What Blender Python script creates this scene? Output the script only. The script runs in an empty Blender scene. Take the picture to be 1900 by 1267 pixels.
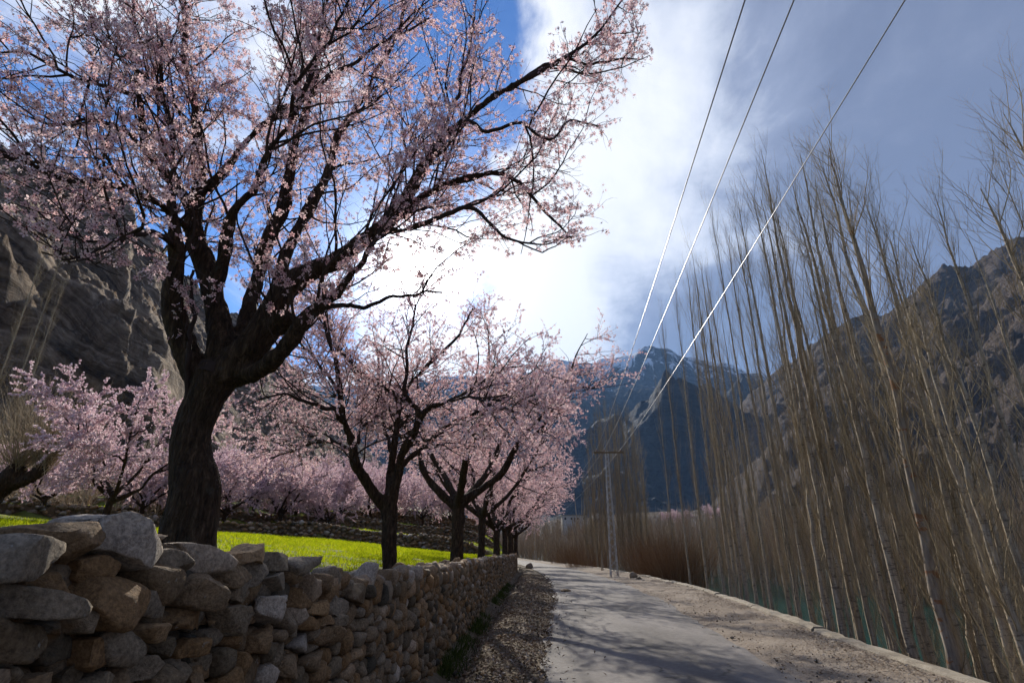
import bpy, bmesh, math, random
import numpy as np
from mathutils import Vector, Matrix

sc = bpy.context.scene
COL = sc.collection
rng = np.random.default_rng(7)
random.seed(7)

# ------------------------------------------------------------------ camera
FPX, CX, CY = 985.0, 950.0, 633.5          # focal length and centre in photo pixels (1900 x 1267)
PITCH = math.radians(20.7)
EYE = 1.6
cam = bpy.data.cameras.new('camera')
cam.sensor_width = 36.0
cam.lens = 36.0 * FPX / 1900.0
cam.clip_start = 0.05
cam.clip_end = 12000
camo = bpy.data.objects.new('camera', cam)
camo.location = (0, 0, EYE)
camo.rotation_euler = (math.pi / 2 + PITCH, 0, 0)
COL.objects.link(camo)
sc.camera = camo

# ------------------------------------------------------------------ light
SUN_DIR = Vector((-0.183, 0.887, 0.48)).normalized()
SUN_EL = math.asin(SUN_DIR.z)
SUN_AZ = math.atan2(SUN_DIR.x, SUN_DIR.y)          # clockwise from +Y
sun = bpy.data.lights.new('sun', 'SUN')
sun.energy = 4.3
sun.angle = math.radians(0.6)
sun.color = (1.0, 0.93, 0.82)
suno = bpy.data.objects.new('sun', sun)
suno.rotation_euler = (-SUN_DIR).to_track_quat('-Z', 'Y').to_euler()
suno.location = (-10, 40, 60)
COL.objects.link(suno)

sc.view_settings.view_transform = 'Standard'
sc.view_settings.look = 'None'
sc.view_settings.exposure = 0.8
sc.view_settings.gamma = 1.0
sc.view_settings.use_curve_mapping = False
sc.cycles.use_denoising = True
sc.cycles.use_adaptive_sampling = True
sc.cycles.adaptive_threshold = 0.02
sc.cycles.max_bounces = 5
sc.cycles.diffuse_bounces = 2
sc.cycles.transmission_bounces = 3
sc.cycles.transparent_max_bounces = 4
sc.cycles.volume_bounces = 0
sc.cycles.sample_clamp_indirect = 4.0


# ------------------------------------------------------------------ node helper
class NT:
    def __init__(self, tree):
        self.t = tree
        self.n = tree.nodes
        self.l = tree.links

    def node(self, typ, **kw):
        nd = self.n.new(typ)
        for k, v in kw.items():
            setattr(nd, k, v)
        return nd

    def put(self, sock, val):
        if isinstance(val, bpy.types.NodeSocket):
            self.l.new(val, sock)
        else:
            if isinstance(val, (tuple, list)) and hasattr(sock, 'default_value') and sock.type == 'RGBA' and len(val) == 3:
                val = (*val, 1)
            sock.default_value = val

    def m(self, op, a, b=0.0, c=0.0, clamp=False):
        nd = self.node('ShaderNodeMath', operation=op, use_clamp=clamp)
        self.put(nd.inputs[0], a)
        self.put(nd.inputs[1], b)
        self.put(nd.inputs[2], c)
        return nd.outputs[0]

    def v(self, op, a, b=(0, 0, 0), s=None):
        nd = self.node('ShaderNodeVectorMath', operation=op)
        self.put(nd.inputs[0], a)
        self.put(nd.inputs[1], b)
        if s is not None:
            self.put(nd.inputs['Scale'], s)
        return nd.outputs['Value'] if op == 'DOT_PRODUCT' else nd.outputs[0]

    def noise(self, vec, scale=1.0, detail=4.0, rough=0.5, dist=0.0, lac=2.0, col=False):
        nd = self.node('ShaderNodeTexNoise')
        self.put(nd.inputs['Vector'], vec)
        self.put(nd.inputs['Scale'], scale)
        self.put(nd.inputs['Detail'], detail)
        self.put(nd.inputs['Roughness'], rough)
        self.put(nd.inputs['Distortion'], dist)
        self.put(nd.inputs['Lacunarity'], lac)
        return nd.outputs['Color' if col else 'Fac']

    def voro(self, vec, scale=1.0, feature='F1', out='Distance'):
        nd = self.node('ShaderNodeTexVoronoi', feature=feature)
        self.put(nd.inputs['Vector'], vec)
        self.put(nd.inputs['Scale'], scale)
        return nd.outputs[out]

    def rng(self, val, a, b, c=0.0, d=1.0, smooth=True):
        nd = self.node('ShaderNodeMapRange', interpolation_type='SMOOTHSTEP' if smooth else 'LINEAR')
        self.put(nd.inputs[0], val)
        for i, x in enumerate((a, b, c, d)):
            self.put(nd.inputs[i + 1], x)
        return nd.outputs[0]

    def mix(self, f, a, b, mode='MIX'):
        nd = self.node('ShaderNodeMix', data_type='RGBA', blend_type=mode)
        self.put(nd.inputs[0], f)
        self.put(nd.inputs[6], a)
        self.put(nd.inputs[7], b)
        return nd.outputs[2]

    def ramp(self, f, stops):
        nd = self.node('ShaderNodeValToRGB')
        e = nd.color_ramp.elements
        while len(e) < len(stops):
            e.new(0.5)
        for el, (p, c) in zip(e, stops):
            el.position = p
            el.color = (*c, 1)
        self.put(nd.inputs[0], f)
        return nd.outputs[0]

    def pos(self):
        return self.node('ShaderNodeNewGeometry').outputs['Position']

    def nrm(self):
        return self.node('ShaderNodeNewGeometry').outputs['Normal']

    def scale(self, vec, s):
        return self.v('MULTIPLY', vec, s)

    def attr(self, name):
        return self.node('ShaderNodeAttribute', attribute_name=name).outputs['Fac']

    def sep(self, vec):
        nd = self.node('ShaderNodeSeparateXYZ')
        self.put(nd.inputs[0], vec)
        return nd.outputs

    def bump(self, h, strength=0.5, dist=0.05):
        nd = self.node('ShaderNodeBump')
        self.put(nd.inputs['Height'], h)
        self.put(nd.inputs['Strength'], strength)
        self.put(nd.inputs['Distance'], dist)
        return nd.outputs[0]


MATS = {}


def material(name, fn, rough=0.9, spec=0.2, **extra):
    mt = bpy.data.materials.new(name)
    mt.use_nodes = True
    t = NT(mt.node_tree)
    bs = mt.node_tree.nodes['Principled BSDF']
    r = fn(t)
    if not isinstance(r, tuple) or len(r) == 3 and not isinstance(r[0], bpy.types.NodeSocket):
        r = (r,)
    t.put(bs.inputs['Base Color'], r[0])
    if len(r) > 1 and r[1] is not None:
        t.put(bs.inputs['Normal'], r[1])
    t.put(bs.inputs['Roughness'], r[2] if len(r) > 2 else rough)
    bs.inputs['Specular IOR Level'].default_value = spec
    for k, v in extra.items():
        bs.inputs[k.replace('_', ' ')].default_value = v
    MATS[name] = mt
    return mt


# ------------------------------------------------------------------ sky
w = bpy.data.worlds.new('World')
sc.world = w
w.use_nodes = True
t = NT(w.node_tree)
t.n.clear()
outw = t.node('ShaderNodeOutputWorld')
bg = t.node('ShaderNodeBackground')
sky = t.node('ShaderNodeTexSky', sky_type='NISHITA')
sky.sun_disc = False
sky.sun_elevation = SUN_EL
sky.sun_rotation = SUN_AZ
sky.altitude = 2400
sky.air_density = 1.0
sky.dust_density = 0.3
sky.ozone_density = 2.0
D = t.node('ShaderNodeTexCoord').outputs['Generated']
D = t.v('NORMALIZE', D)
dx, dy, dz = t.sep(D)
zz = t.m('ADD', t.m('MAXIMUM', dz, 0.0), 0.22)
pc = t.node('ShaderNodeCombineXYZ')
t.put(pc.inputs[0], t.m('DIVIDE', dx, zz))
t.put(pc.inputs[1], t.m('DIVIDE', dy, zz))
P = pc.outputs[0]
# the cloud streets run from lower left to upper right
Ps = t.v('MULTIPLY', P, (1.0, 0.75, 1.0))
n1 = t.noise(t.v('ADD', Ps, (3.3, 1.9, 0.0)), 1.7, 9, 0.58, 0.45)
n2 = t.noise(t.v('ADD', t.v('MULTIPLY', P, (1.0, 0.55, 1.0)), (9.1, 4.2, 2.0)), 1.3, 7, 0.55, 0.6)
n3 = t.noise(t.v('ADD', Ps, (1.1, 7.2, 5.0)), 4.0, 8, 0.62, 0.3)
bias = t.rng(dx, -0.08, 0.22, 0.015, 0.42)
mask = t.rng(t.m('ADD', n1, bias), 0.475, 0.60)
dot = t.m('MAXIMUM', t.v('DOT_PRODUCT', D, tuple(SUN_DIR)), 0.0)
g1 = t.m('POWER', dot, 5.0)
g2 = t.m('POWER', dot, 60.0)
g3 = t.m('POWER', dot, 500.0)
f = t.m('ADD', t.m('MULTIPLY', g1, 1.25), t.m('MULTIPLY', t.m('SUBTRACT', n2, 0.5), 1.7))
f = t.m('ADD', f, t.m('MULTIPLY', t.m('SUBTRACT', n3, 0.5), 1.0))
f = t.m('ADD', f, t.rng(dx, -0.15, 0.50, 0.45, -0.05))
# the deck lies thick and dark low down the valley, away from the sun
f = t.m('SUBTRACT', f, t.m('MULTIPLY', t.rng(dz, 0.62, 0.30, 0.0, 0.46), t.rng(dx, 0.0, 0.26)))
f = t.rng(f, 0.02, 0.95)
ccol = t.ramp(f, [(0.0, (0.112, 0.128, 0.188)), (0.33, (0.19, 0.212, 0.286)), (0.68, (0.42, 0.445, 0.51)), (1.0, (0.64, 0.645, 0.665))])
blue = t.mix(1.0, sky.outputs[0], (0.036, 0.064, 0.100), 'MULTIPLY')
skyc = t.mix(mask, blue, ccol)
glow = t.m('ADD', t.m('MULTIPLY', g2, 0.5), t.m('MULTIPLY', g3, 5.0))
gcol = t.v('SCALE', (1.0, 0.965, 0.9), s=glow)
skyc = t.v('ADD', skyc, gcol)
t.put(bg.inputs[0], skyc)
bg.inputs[1].default_value = 1.0
t.l.new(bg.outputs[0], outw.inputs[0])
w.cycles.sampling_method = 'MANUAL'
w.cycles.sample_map_resolution = 512


# ------------------------------------------------------------------ maths helpers
def ray(px, py):
    u = (px - CX) / FPX
    v = (CY - py) / FPX
    return np.array([u, math.cos(PITCH) - v * math.sin(PITCH), math.sin(PITCH) + v * math.cos(PITCH)])


def at_y(px, py, Y):
    d = ray(px, py)
    return np.array([0, 0, EYE]) + d * (Y / d[1])


def at_dist(px, py, dist):
    d = ray(px, py)
    return np.array([0, 0, EYE]) + d * (dist / math.hypot(d[0], d[1]))


def project(P):
    P = np.atleast_2d(P)
    x, y, z = P[:, 0], P[:, 1], P[:, 2] - EYE
    c, s = math.cos(PITCH), math.sin(PITCH)
    f = y * c + z * s
    up = -y * s + z * c
    f = np.where(np.abs(f) < 1e-6, 1e-6, f)
    return CX + FPX * x / f, CY - FPX * up / f, f


def smooth(a, b, x):
    q = np.clip((x - a) / (b - a), 0, 1)
    return q * q * (3 - 2 * q)


def _hash(i, j, k, seed):
    n = (i * 374761393 + j * 668265263 + k * 2147483647 + seed * 1274126177) & 0xFFFFFFFF
    n = ((n ^ (n >> 13)) * 1274126177) & 0xFFFFFFFF
    n = (n ^ (n >> 16)) & 0xFFFFFFFF
    return n.astype(np.float64) / 4294967295.0


def vnoise(p, seed=0):
    p = np.asarray(p, float)
    i = np.floor(p).astype(np.int64)
    f = p - i
    f = f * f * (3 - 2 * f)
    r = 0
    for a in (0, 1):
        for b in (0, 1):
            for c in (0, 1):
                wgt = (f[:, 0] if a else 1 - f[:, 0]) * (f[:, 1] if b else 1 - f[:, 1]) * (f[:, 2] if c else 1 - f[:, 2])
                r = r + wgt * _hash(i[:, 0] + a, i[:, 1] + b, i[:, 2] + c, seed)
    return r * 2 - 1


def fbm(p, octaves=4, seed=0, gain=0.5, lac=2.03):
    p = np.asarray(p, float)
    a, r = 1.0, 0
    for o in range(octaves):
        r = r + a * vnoise(p, seed + o)
        p = p * lac + 11.3
        a *= gain
    return r


def unit(v):
    return v / np.maximum(np.linalg.norm(v, axis=-1, keepdims=True), 1e-9)


# ------------------------------------------------------------------ mesh helpers
def mesh_np(name, verts, faces, mats=(), smooth_=False, matidx=None, tint=None):
    """faces: list of integer arrays (n,3) or (n,4); attributes are given per face in the same order"""
    verts = np.asarray(verts, np.float32)
    faces = [np.asarray(f, np.int32) for f in faces if len(f)]
    me = bpy.data.meshes.new(name)
    me.vertices.add(len(verts))
    me.vertices.foreach_set('co', verts.ravel())
    nl = sum(f.size for f in faces)
    npoly = sum(len(f) for f in faces)
    me.loops.add(nl)
    me.loops.foreach_set('vertex_index', np.concatenate([f.ravel() for f in faces]))
    me.polygons.add(npoly)
    tot = np.concatenate([np.full(len(f), f.shape[1], np.int32) for f in faces])
    start = np.concatenate([[0], np.cumsum(tot)[:-1]]).astype(np.int32)
    me.polygons.foreach_set('loop_start', start)
    me.polygons.foreach_set('use_smooth', np.full(npoly, smooth_, bool))
    for m_ in mats:
        me.materials.append(MATS[m_] if isinstance(m_, str) else m_)
    if matidx is not None:
        me.polygons.foreach_set('material_index', np.asarray(matidx, np.int32))
    if tint is not None:
        at = me.attributes.new('tint', 'FLOAT', 'FACE')
        at.data.foreach_set('value', np.asarray(tint, np.float32))
    me.update(calc_edges=True)
    return me


def link(name, me, parent=None, loc=(0, 0, 0), label=None, cat=None, group=None, kind=None):
    o = bpy.data.objects.new(name, me)
    o.location = loc
    COL.objects.link(o)
    if parent is not None:
        o.parent = parent
    return tag(o, label, cat, group, kind)


def tag(o, label=None, cat=None, group=None, kind=None):
    for k, v in (('label', label), ('category', cat), ('group', group), ('kind', kind)):
        if v:
            o[k] = v
    return o


def empty(name, loc=(0, 0, 0), rz=0.0, label=None, cat=None, group=None):
    o = link(name, None, None, loc, label, cat, group)
    o.rotation_euler.z = rz
    o.empty_display_size = 0.3
    return o


def copy_tree(root, loc, rz=0.0, scale=(1, 1, 1), label=None, group=None):
    r = root.copy()
    COL.objects.link(r)
    r.location = loc
    r.rotation_euler.z = rz
    r.scale = scale
    if label:
        r['label'] = label
    if group:
        r['group'] = group
    for ch in root.children:
        c = ch.copy()
        COL.objects.link(c)
        c.parent = r
        for g in ch.children:
            d = g.copy()
            COL.objects.link(d)
            d.parent = c
    return r


class Acc:
    """collects geometry for one mesh"""
    def __init__(self):
        self.v, self.f3, self.f4, self.t3, self.t4, self.m3, self.m4, self.n = [], [], [], [], [], [], [], 0

    def add(self, v, f, tint=0.5, mat=0):
        v = np.asarray(v, float).reshape(-1, 3)
        f = np.asarray(f, int)
        if not len(f):
            return
        self.v.append(v)
        tint = np.broadcast_to(np.asarray(tint, float), (len(f),))
        if f.shape[1] == 3:
            self.f3.append(f + self.n)
            self.t3.append(tint)
            self.m3.append(np.full(len(f), mat))
        else:
            self.f4.append(f + self.n)
            self.t4.append(tint)
            self.m4.append(np.full(len(f), mat))
        self.n += len(v)

    def box(self, x0, x1, y0, y1, z0, z1, tint=0.5, mat=0):
        v = [(x, y, z) for x in (x0, x1) for y in (y0, y1) for z in (z0, z1)]
        f = [(0, 1, 3, 2), (4, 6, 7, 5), (0, 4, 5, 1), (2, 3, 7, 6), (0, 2, 6, 4), (1, 5, 7, 3)]
        self.add(v, f, tint, mat)

    def bar(self, a, b, wd, tint=0.5, mat=0):
        a, b = np.asarray(a, float), np.asarray(b, float)
        self.tubes(np.array([[a, b]]), np.full((1, 2), wd), 4, tint, cap=True, mat=mat)

    def tubes(self, P, R, sides, tint=0.5, cap=False, mat=0):
        """P (B,n,3), R (B,n)"""
        P = np.asarray(P, float)
        R = np.asarray(R, float)
        B, n = P.shape[:2]
        if B == 0:
            return
        tg = unit(np.gradient(P, axis=1))
        mean = unit(P[:, -1] - P[:, 0])
        ref = np.zeros((B, 3))
        ref[np.arange(B), np.argmin(np.abs(mean), axis=1)] = 1
        u = unit(np.cross(tg, ref[:, None, :]))
        wv = np.cross(tg, u)
        an = np.arange(sides) * 2 * math.pi / sides
        ring = u[:, :, None, :] * np.cos(an)[None, None, :, None] + wv[:, :, None, :] * np.sin(an)[None, None, :, None]
        V = P[:, :, None, :] + ring * R[:, :, None, None]
        idx = np.arange(B * n * sides).reshape(B, n, sides)
        a = idx[:, :-1, :]
        b = np.roll(a, -1, axis=2)
        d = idx[:, 1:, :]
        c = np.roll(d, -1, axis=2)
        F = np.stack([a, b, c, d], -1).reshape(-1, 4)
        tint = np.asarray(tint, float)
        tf = np.repeat(tint, (n - 1) * sides) if tint.ndim else tint
        self.add(V.reshape(-1, 3), F, tf, mat)
        if cap:
            off = self.n
            ce = np.concatenate([P[:, 0], P[:, -1]])
            base = off - B * n * sides
            f = []
            for bi in range(B):
                for k in range(sides):
                    f.append((off + bi - off, base + idx[bi, 0, (k + 1) % sides] - off, base + idx[bi, 0, k] - off))
                    f.append((off + B + bi - off, base + idx[bi, -1, k] - off, base + idx[bi, -1, (k + 1) % sides] - off))
            self.add(ce, np.array(f), float(np.mean(tint)), mat)

    def mesh(self, name, mats, smooth_=False):
        fs, ts, ms = [], [], []
        if self.f3:
            fs.append(np.concatenate(self.f3)); ts.append(np.concatenate(self.t3)); ms.append(np.concatenate(self.m3))
        if self.f4:
            fs.append(np.concatenate(self.f4)); ts.append(np.concatenate(self.t4)); ms.append(np.concatenate(self.m4))
        return mesh_np(name, np.concatenate(self.v), fs, mats, smooth_, np.concatenate(ms), np.concatenate(ts))


def resample(pts, n):
    pts = np.asarray(pts, float)
    k = len(pts)
    # Catmull-Rom through the points
    ext = np.vstack([2 * pts[0] - pts[1], pts, 2 * pts[-1] - pts[-2]])
    out = []
    for i in range(k - 1):
        p0, p1, p2, p3 = ext[i], ext[i + 1], ext[i + 2], ext[i + 3]
        for q in np.linspace(0, 1, 12, endpoint=False):
            out.append(0.5 * ((2 * p1) + (-p0 + p2) * q + (2 * p0 - 5 * p1 + 4 * p2 - p3) * q * q + (-p0 + 3 * p1 - 3 * p2 + p3) * q ** 3))
    out.append(pts[-1])
    out = np.array(out)
    s = np.concatenate([[0], np.cumsum(np.linalg.norm(np.diff(out[:, :3], axis=0), axis=1))])
    q = np.linspace(0, s[-1], n)
    return np.stack([np.interp(q, s, out[:, c]) for c in range(out.shape[1])], 1)


def ico(sub):
    bm = bmesh.new()
    bmesh.ops.create_icosphere(bm, subdivisions=sub, radius=1.0)
    v = np.array([x.co[:] for x in bm.verts])
    f = np.array([[x.index for x in q.verts] for q in bm.faces])
    bm.free()
    return v, f


ICO = {k: ico(k) for k in (1, 2, 3, 4)}

# ------------------------------------------------------------------ plan of the place (metres; Y runs down the valley, X to the river)
_RY = [-40, 0, 8, 15, 21, 33, 45, 57, 80, 106, 140, 200, 260]
_RX = [1.2, 2.95, 3.73, 4.6, 5.3, 6.05, 6.2, 5.9, 4.6, 2.5, -3, -16, -32]
_dense = np.linspace(-40, 260, 601)
_k = np.ones(9) / 9
_RS = np.convolve(np.pad(np.interp(_dense, _RY, _RX), 4, 'edge'), _k, 'valid')


def Rr(Y):
    return np.interp(Y, _dense, _RS)


def Rl(Y):
    return Rr(Y) - np.interp(Y, [0, 8, 15, 30, 60], [3.35, 3.4, 3.65, 3.9, 3.9])


def Ed(Y):
    return Rr(Y) + np.interp(Y, [0, 8, 13, 26, 40, 60], [1.85, 1.93, 2.0, 2.5, 2.6, 2.5])


def Wl(Y):
    return np.interp(Y, [-20, 1, 4, 8.6, 15, 30, 51, 60, 110, 160, 260], [-1.9, -1.62, -1.5, -1.25, -1.02, -0.45, 0.45, 0.5, -2.6, -9, -38])


def Zr(Y):
    return -0.015 * np.clip(Y, -40, 110) - 0.004 * np.clip(np.asarray(Y, float) - 110, 0, 400)


def Ztop(Y):
    near = np.interp(Y, [0.2, 1.2, 2.0, 2.6, 3.0, 3.6, 4.2, 5.0, 7.0], [1.5, 1.52, 1.56, 1.53, 1.46, 1.40, 1.30, 1.24, 1.17])
    return np.where(np.asarray(Y) < 7, near, Zr(Y) + 1.27)


TERR = [  # front line Y(X) of every terrace step and its height
    (lambda X: np.interp(X, [-60, -40, -22, -17, -11, -1], [14, 17, 23, 29, 35, 41]), 0.80),
    (lambda X: np.interp(X, [-60, -40, -22, -17, -11, -1], [21, 25, 32, 38, 44, 51]), 0.85),
    (lambda X: np.interp(X, [-60, -40, -22, -17, -11, -1], [28, 33, 41, 48, 54, 62]), 0.95),
    (lambda X: np.interp(X, [-60, -40, -22, -17, -11, -1], [37, 43, 52, 60, 67, 76]), 1.05),
]


def Zf(X, Y):
    X = np.asarray(X, float)
    Y = np.asarray(Y, float)
    dxx = np.maximum(0, -X - 2)
    z = 1.10 - 0.011 * np.minimum(Y, 70) + 0.11 * np.minimum(dxx, 9) + 0.07 * np.clip(dxx - 9, 0, 30) * np.clip((34 - Y) / 14, 0.15, 1)
    fade = smooth(0.2, 3.5, -(X - Wl(Y)))
    for fn, h in TERR:
        z = z + h * smooth(-0.05, 0.35, Y - fn(X)) * fade
    z = z + 0.07 * np.clip(Y - 80, 0, 120) * smooth(3, 25, dxx)
    return z


def Gz(X, Y):
    """ground height everywhere"""
    X = np.asarray(X, float)
    Y = np.asarray(Y, float)
    zr = Zr(Y)
    W, L, R, E = Wl(Y), Rl(Y), Rr(Y), Ed(Y)
    ditch = zr - 0.05 - 0.22 * np.exp(-((X - W - 0.32) / 0.25) ** 2) + 0.06 * np.exp(-((X - (W + L) / 2 - 0.1) / 0.35) ** 2)
    shoulder = zr - 0.02 + 0.03 * (X - R) / 2
    d = X - E
    bank = zr - 1.6 - 0.0 * d - 4.6 * smooth(0.3, 7.5, d) + 2.0 * smooth(31, 39, d) + 2.2 * smooth(39, 120, d)
    z = np.where(X < W - 0.25, Zf(X, Y), np.where(X < L, ditch, np.where(X < R, zr - 0.05, np.where(X < E + 0.1, shoulder, bank))))
    return z


WATER_Z = -5.0


# ------------------------------------------------------------------ materials
def m_ground(t):
    p = t.pos()
    x, y, z = t.sep(p)
    a = t.noise(p, 0.6, 6, 0.6)
    b = t.noise(p, 7.0, 6, 0.65)
    c = t.noise(p, 45.0, 3, 0.6)
    base = t.ramp(t.m('ADD', t.m('MULTIPLY', a, 0.5), t.m('MULTIPLY', b, 0.5)), [(0.32, (0.085, 0.065, 0.045)), (0.5, (0.17, 0.135, 0.095)), (0.68, (0.27, 0.225, 0.17))])
    h = t.m('ADD', t.m('MULTIPLY', b, 0.6), t.m('MULTIPLY', c, 0.4))
    return t.mix(t.m('MULTIPLY', c, 0.4), base, (0.06, 0.05, 0.035)), t.bump(h, 0.6, 0.05)


material('earth', m_ground, 0.95, 0.1)


def m_meadow(t):
    p = t.pos()
    a = t.noise(p, 0.5, 5, 0.6)
    b = t.noise(p, 9.0, 5, 0.6)
    g = t.ramp(t.m('ADD', t.m('MULTIPLY', a, 0.6), t.m('MULTIPLY', b, 0.4)), [(0.35, (0.15, 0.13, 0.05)), (0.5, (0.13, 0.16, 0.03)), (0.66, (0.20, 0.17, 0.075))])
    return g, t.bump(b, 0.5, 0.05)


material('meadow', m_meadow, 0.95, 0.1)


def m_road(t):
    p = t.pos()
    a = t.noise(t.scale(p, (1.0, 0.35, 1.0)), 0.9, 5, 0.6)
    b = t.noise(p, 12.0, 5, 0.6)
    c = t.noise(p, 160.0, 2, 0.6)
    k = t.ramp(t.m('ADD', t.m('MULTIPLY', a, 0.65), t.m('MULTIPLY', b, 0.35)), [(0.36, (0.085, 0.075, 0.068)), (0.5, (0.155, 0.14, 0.13)), (0.64, (0.235, 0.213, 0.195))])
    k = t.mix(t.rng(c, 0.42, 0.62, 0.0, 0.35), k, (0.11, 0.105, 0.10))
    cr = t.voro(t.v('ADD', t.scale(p, (1, 0.6, 1)), t.v('SCALE', t.noise(p, 3.0, 3, 0.5, col=True), s=0.35)), 0.55, 'DISTANCE_TO_EDGE')
    crk = t.m('MULTIPLY', t.rng(cr, 0.004, 0.016, 1.0, 0.0), t.rng(t.noise(p, 0.5, 2), 0.48, 0.56))
    k = t.mix(t.m('MULTIPLY', crk, 0.75), k, (0.05, 0.045, 0.04))
    h = t.m('ADD', t.m('MULTIPLY', c, 0.4), t.m('ADD', t.m('MULTIPLY', b, 0.6), t.m('MULTIPLY', crk, -0.5)))
    return k, t.bump(h, 0.5, 0.015)


material('asphalt', m_road, 0.85, 0.25)


def m_shoulder(t):
    p = t.pos()
    a = t.noise(p, 1.1, 6, 0.65)
    b = t.noise(p, 14.0, 5, 0.65)
    c = t.voro(p, 38.0)
    k = t.ramp(t.m('ADD', t.m('MULTIPLY', a, 0.55), t.m('MULTIPLY', b, 0.45)), [(0.34, (0.13, 0.10, 0.075)), (0.5, (0.25, 0.205, 0.16)), (0.68, (0.36, 0.31, 0.25))])
    k = t.mix(t.rng(c, 0.35, 0.1, 0.0, 0.45), k, (0.34, 0.30, 0.25))
    h = t.m('ADD', b, t.m('MULTIPLY', c, -0.5))
    return k, t.bump(h, 0.7, 0.03)


material('dirt', m_shoulder, 0.95, 0.1)


def m_stone(t):
    p = t.pos()
    ti = t.attr('tint')
    base = t.ramp(ti, [(0.0, (0.062, 0.060, 0.050)), (0.22, (0.150, 0.118, 0.078)), (0.42, (0.270, 0.165, 0.078)), (0.55, (0.225, 0.180, 0.125)), (0.68, (0.255, 0.215, 0.165)), (0.8, (0.36, 0.235, 0.12)), (1.0, (0.46, 0.42, 0.37))])
    a = t.noise(p, 7.0, 6, 0.65, 0.4)
    b = t.noise(p, 55.0, 5, 0.7)
    c = t.noise(t.v('ADD', t.v('MULTIPLY', p, (1.0, 1.3, 1.5)), t.v('SCALE', (7.0, 3.0, 5.0), s=ti)), 13.0, 6, 0.68, 0.5)
    k = t.mix(t.rng(a, 0.34, 0.66, 0.0, 0.55), base, t.mix(0.5, base, (0.06, 0.055, 0.048), 'MULTIPLY'))
    k = t.mix(0.8, k, t.ramp(b, [(0.32, (0.45, 0.43, 0.41)), (0.68, (1.75, 1.7, 1.62))]), 'MULTIPLY')
    k = t.mix(t.m('MULTIPLY', t.rng(t.noise(p, 3.5, 4, 0.6), 0.62, 0.7), 0.5), k, (0.24, 0.125, 0.045))
    li = t.rng(t.noise(p, 24.0, 4, 0.6), 0.66, 0.72, 0.0, 0.55)
    k = t.mix(li, k, (0.40, 0.40, 0.37))
    h = t.m('ADD', t.m('MULTIPLY', b, 0.35), t.m('ADD', t.m('MULTIPLY', a, 0.6), t.m('MULTIPLY', c, 0.45)))
    return k, t.bump(h, 1.0, 0.035)


material('stone', m_stone, 0.88, 0.25)


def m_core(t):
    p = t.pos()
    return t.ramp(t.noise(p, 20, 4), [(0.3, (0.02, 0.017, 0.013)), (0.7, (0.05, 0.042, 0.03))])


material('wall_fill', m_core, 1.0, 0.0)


def m_bark(t):
    p = t.node('ShaderNodeTexCoord').outputs['Object']
    a = t.noise(t.scale(p, (1, 1, 0.22)), 22.0, 7, 0.65, 0.6)
    b = t.noise(p, 6.0, 4, 0.6)
    v = t.voro(t.v('ADD', t.scale(p, (1, 1, 0.25)), t.v('SCALE', t.noise(p, 9.0, 3, col=True), s=0.06)), 26.0, 'DISTANCE_TO_EDGE')
    k = t.ramp(a, [(0.3, (0.012, 0.008, 0.005)), (0.55, (0.060, 0.038, 0.023)), (0.75, (0.155, 0.102, 0.064))])
    k = t.mix(t.rng(b, 0.58, 0.72, 0.0, 0.45), k, (0.085, 0.078, 0.062))
    h = t.m('ADD', a, t.m('MULTIPLY', t.m('MINIMUM', v, 0.25), 1.6))
    return k, t.bump(h, 1.0, 0.035)


material('bark', m_bark, 0.9, 0.15)


def m_twig(t):
    ti = t.attr('tint')
    return t.ramp(ti, [(0.0, (0.025, 0.017, 0.014)), (1.0, (0.075, 0.05, 0.042))])


material('twig', m_twig, 0.85, 0.15)


def m_popbark(t):
    p = t.node('ShaderNodeTexCoord').outputs['Object']
    x, y, z = t.sep(p)
    a = t.noise(t.scale(p, (1, 1, 0.12)), 26.0, 5, 0.6)
    b = t.noise(t.scale(p, (1, 1, 3.5)), 5.0, 4, 0.7)
    k = t.ramp(a, [(0.3, (0.20, 0.155, 0.105)), (0.6, (0.42, 0.35, 0.255)), (0.8, (0.60, 0.54, 0.44))])
    k = t.mix(t.rng(b, 0.54, 0.64, 0.0, 0.8), k, (0.075, 0.058, 0.043))
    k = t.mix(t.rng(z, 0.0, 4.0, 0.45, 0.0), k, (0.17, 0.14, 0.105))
    return k, t.bump(a, 0.5, 0.02)


material('poplar_bark', m_popbark, 0.85, 0.15)


def m_popbark2(t):
    p = t.node('ShaderNodeTexCoord').outputs['Object']
    a = t.noise(t.scale(p, (1, 1, 0.12)), 26.0, 5, 0.6)
    k = t.ramp(a, [(0.3, (0.15, 0.12, 0.09)), (0.6, (0.30, 0.255, 0.20)), (0.8, (0.42, 0.37, 0.30))])
    o = t.rng(t.noise(t.scale(p, (1, 1, 1.4)), 3.4, 4, 0.65), 0.56, 0.62, 0.0, 0.85)
    k = t.mix(o, k, (0.24, 0.095, 0.03))
    return k, t.bump(a, 0.5, 0.02)


material('poplar_bark_rust', m_popbark2, 0.85, 0.15)


def m_poptwig(t):
    ti = t.attr('tint')
    return t.ramp(ti, [(0.0, (0.16, 0.118, 0.064)), (0.5, (0.265, 0.202, 0.115)), (1.0, (0.39, 0.31, 0.19))])


material('poplar_twig', m_poptwig, 0.8, 0.2)


def m_brush(t):
    ti = t.attr('tint')
    return t.ramp(ti, [(0.0, (0.22, 0.155, 0.095)), (0.5, (0.36, 0.265, 0.17)), (1.0, (0.48, 0.385, 0.27))])


material('brush', m_brush, 0.9, 0.1)


def m_redbrush(t):
    ti = t.attr('tint')
    return t.ramp(ti, [(0.0, (0.14, 0.072, 0.032)), (0.5, (0.23, 0.13, 0.06)), (1.0, (0.31, 0.205, 0.11))])


material('russet_twig', m_redbrush, 0.9, 0.1)


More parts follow.
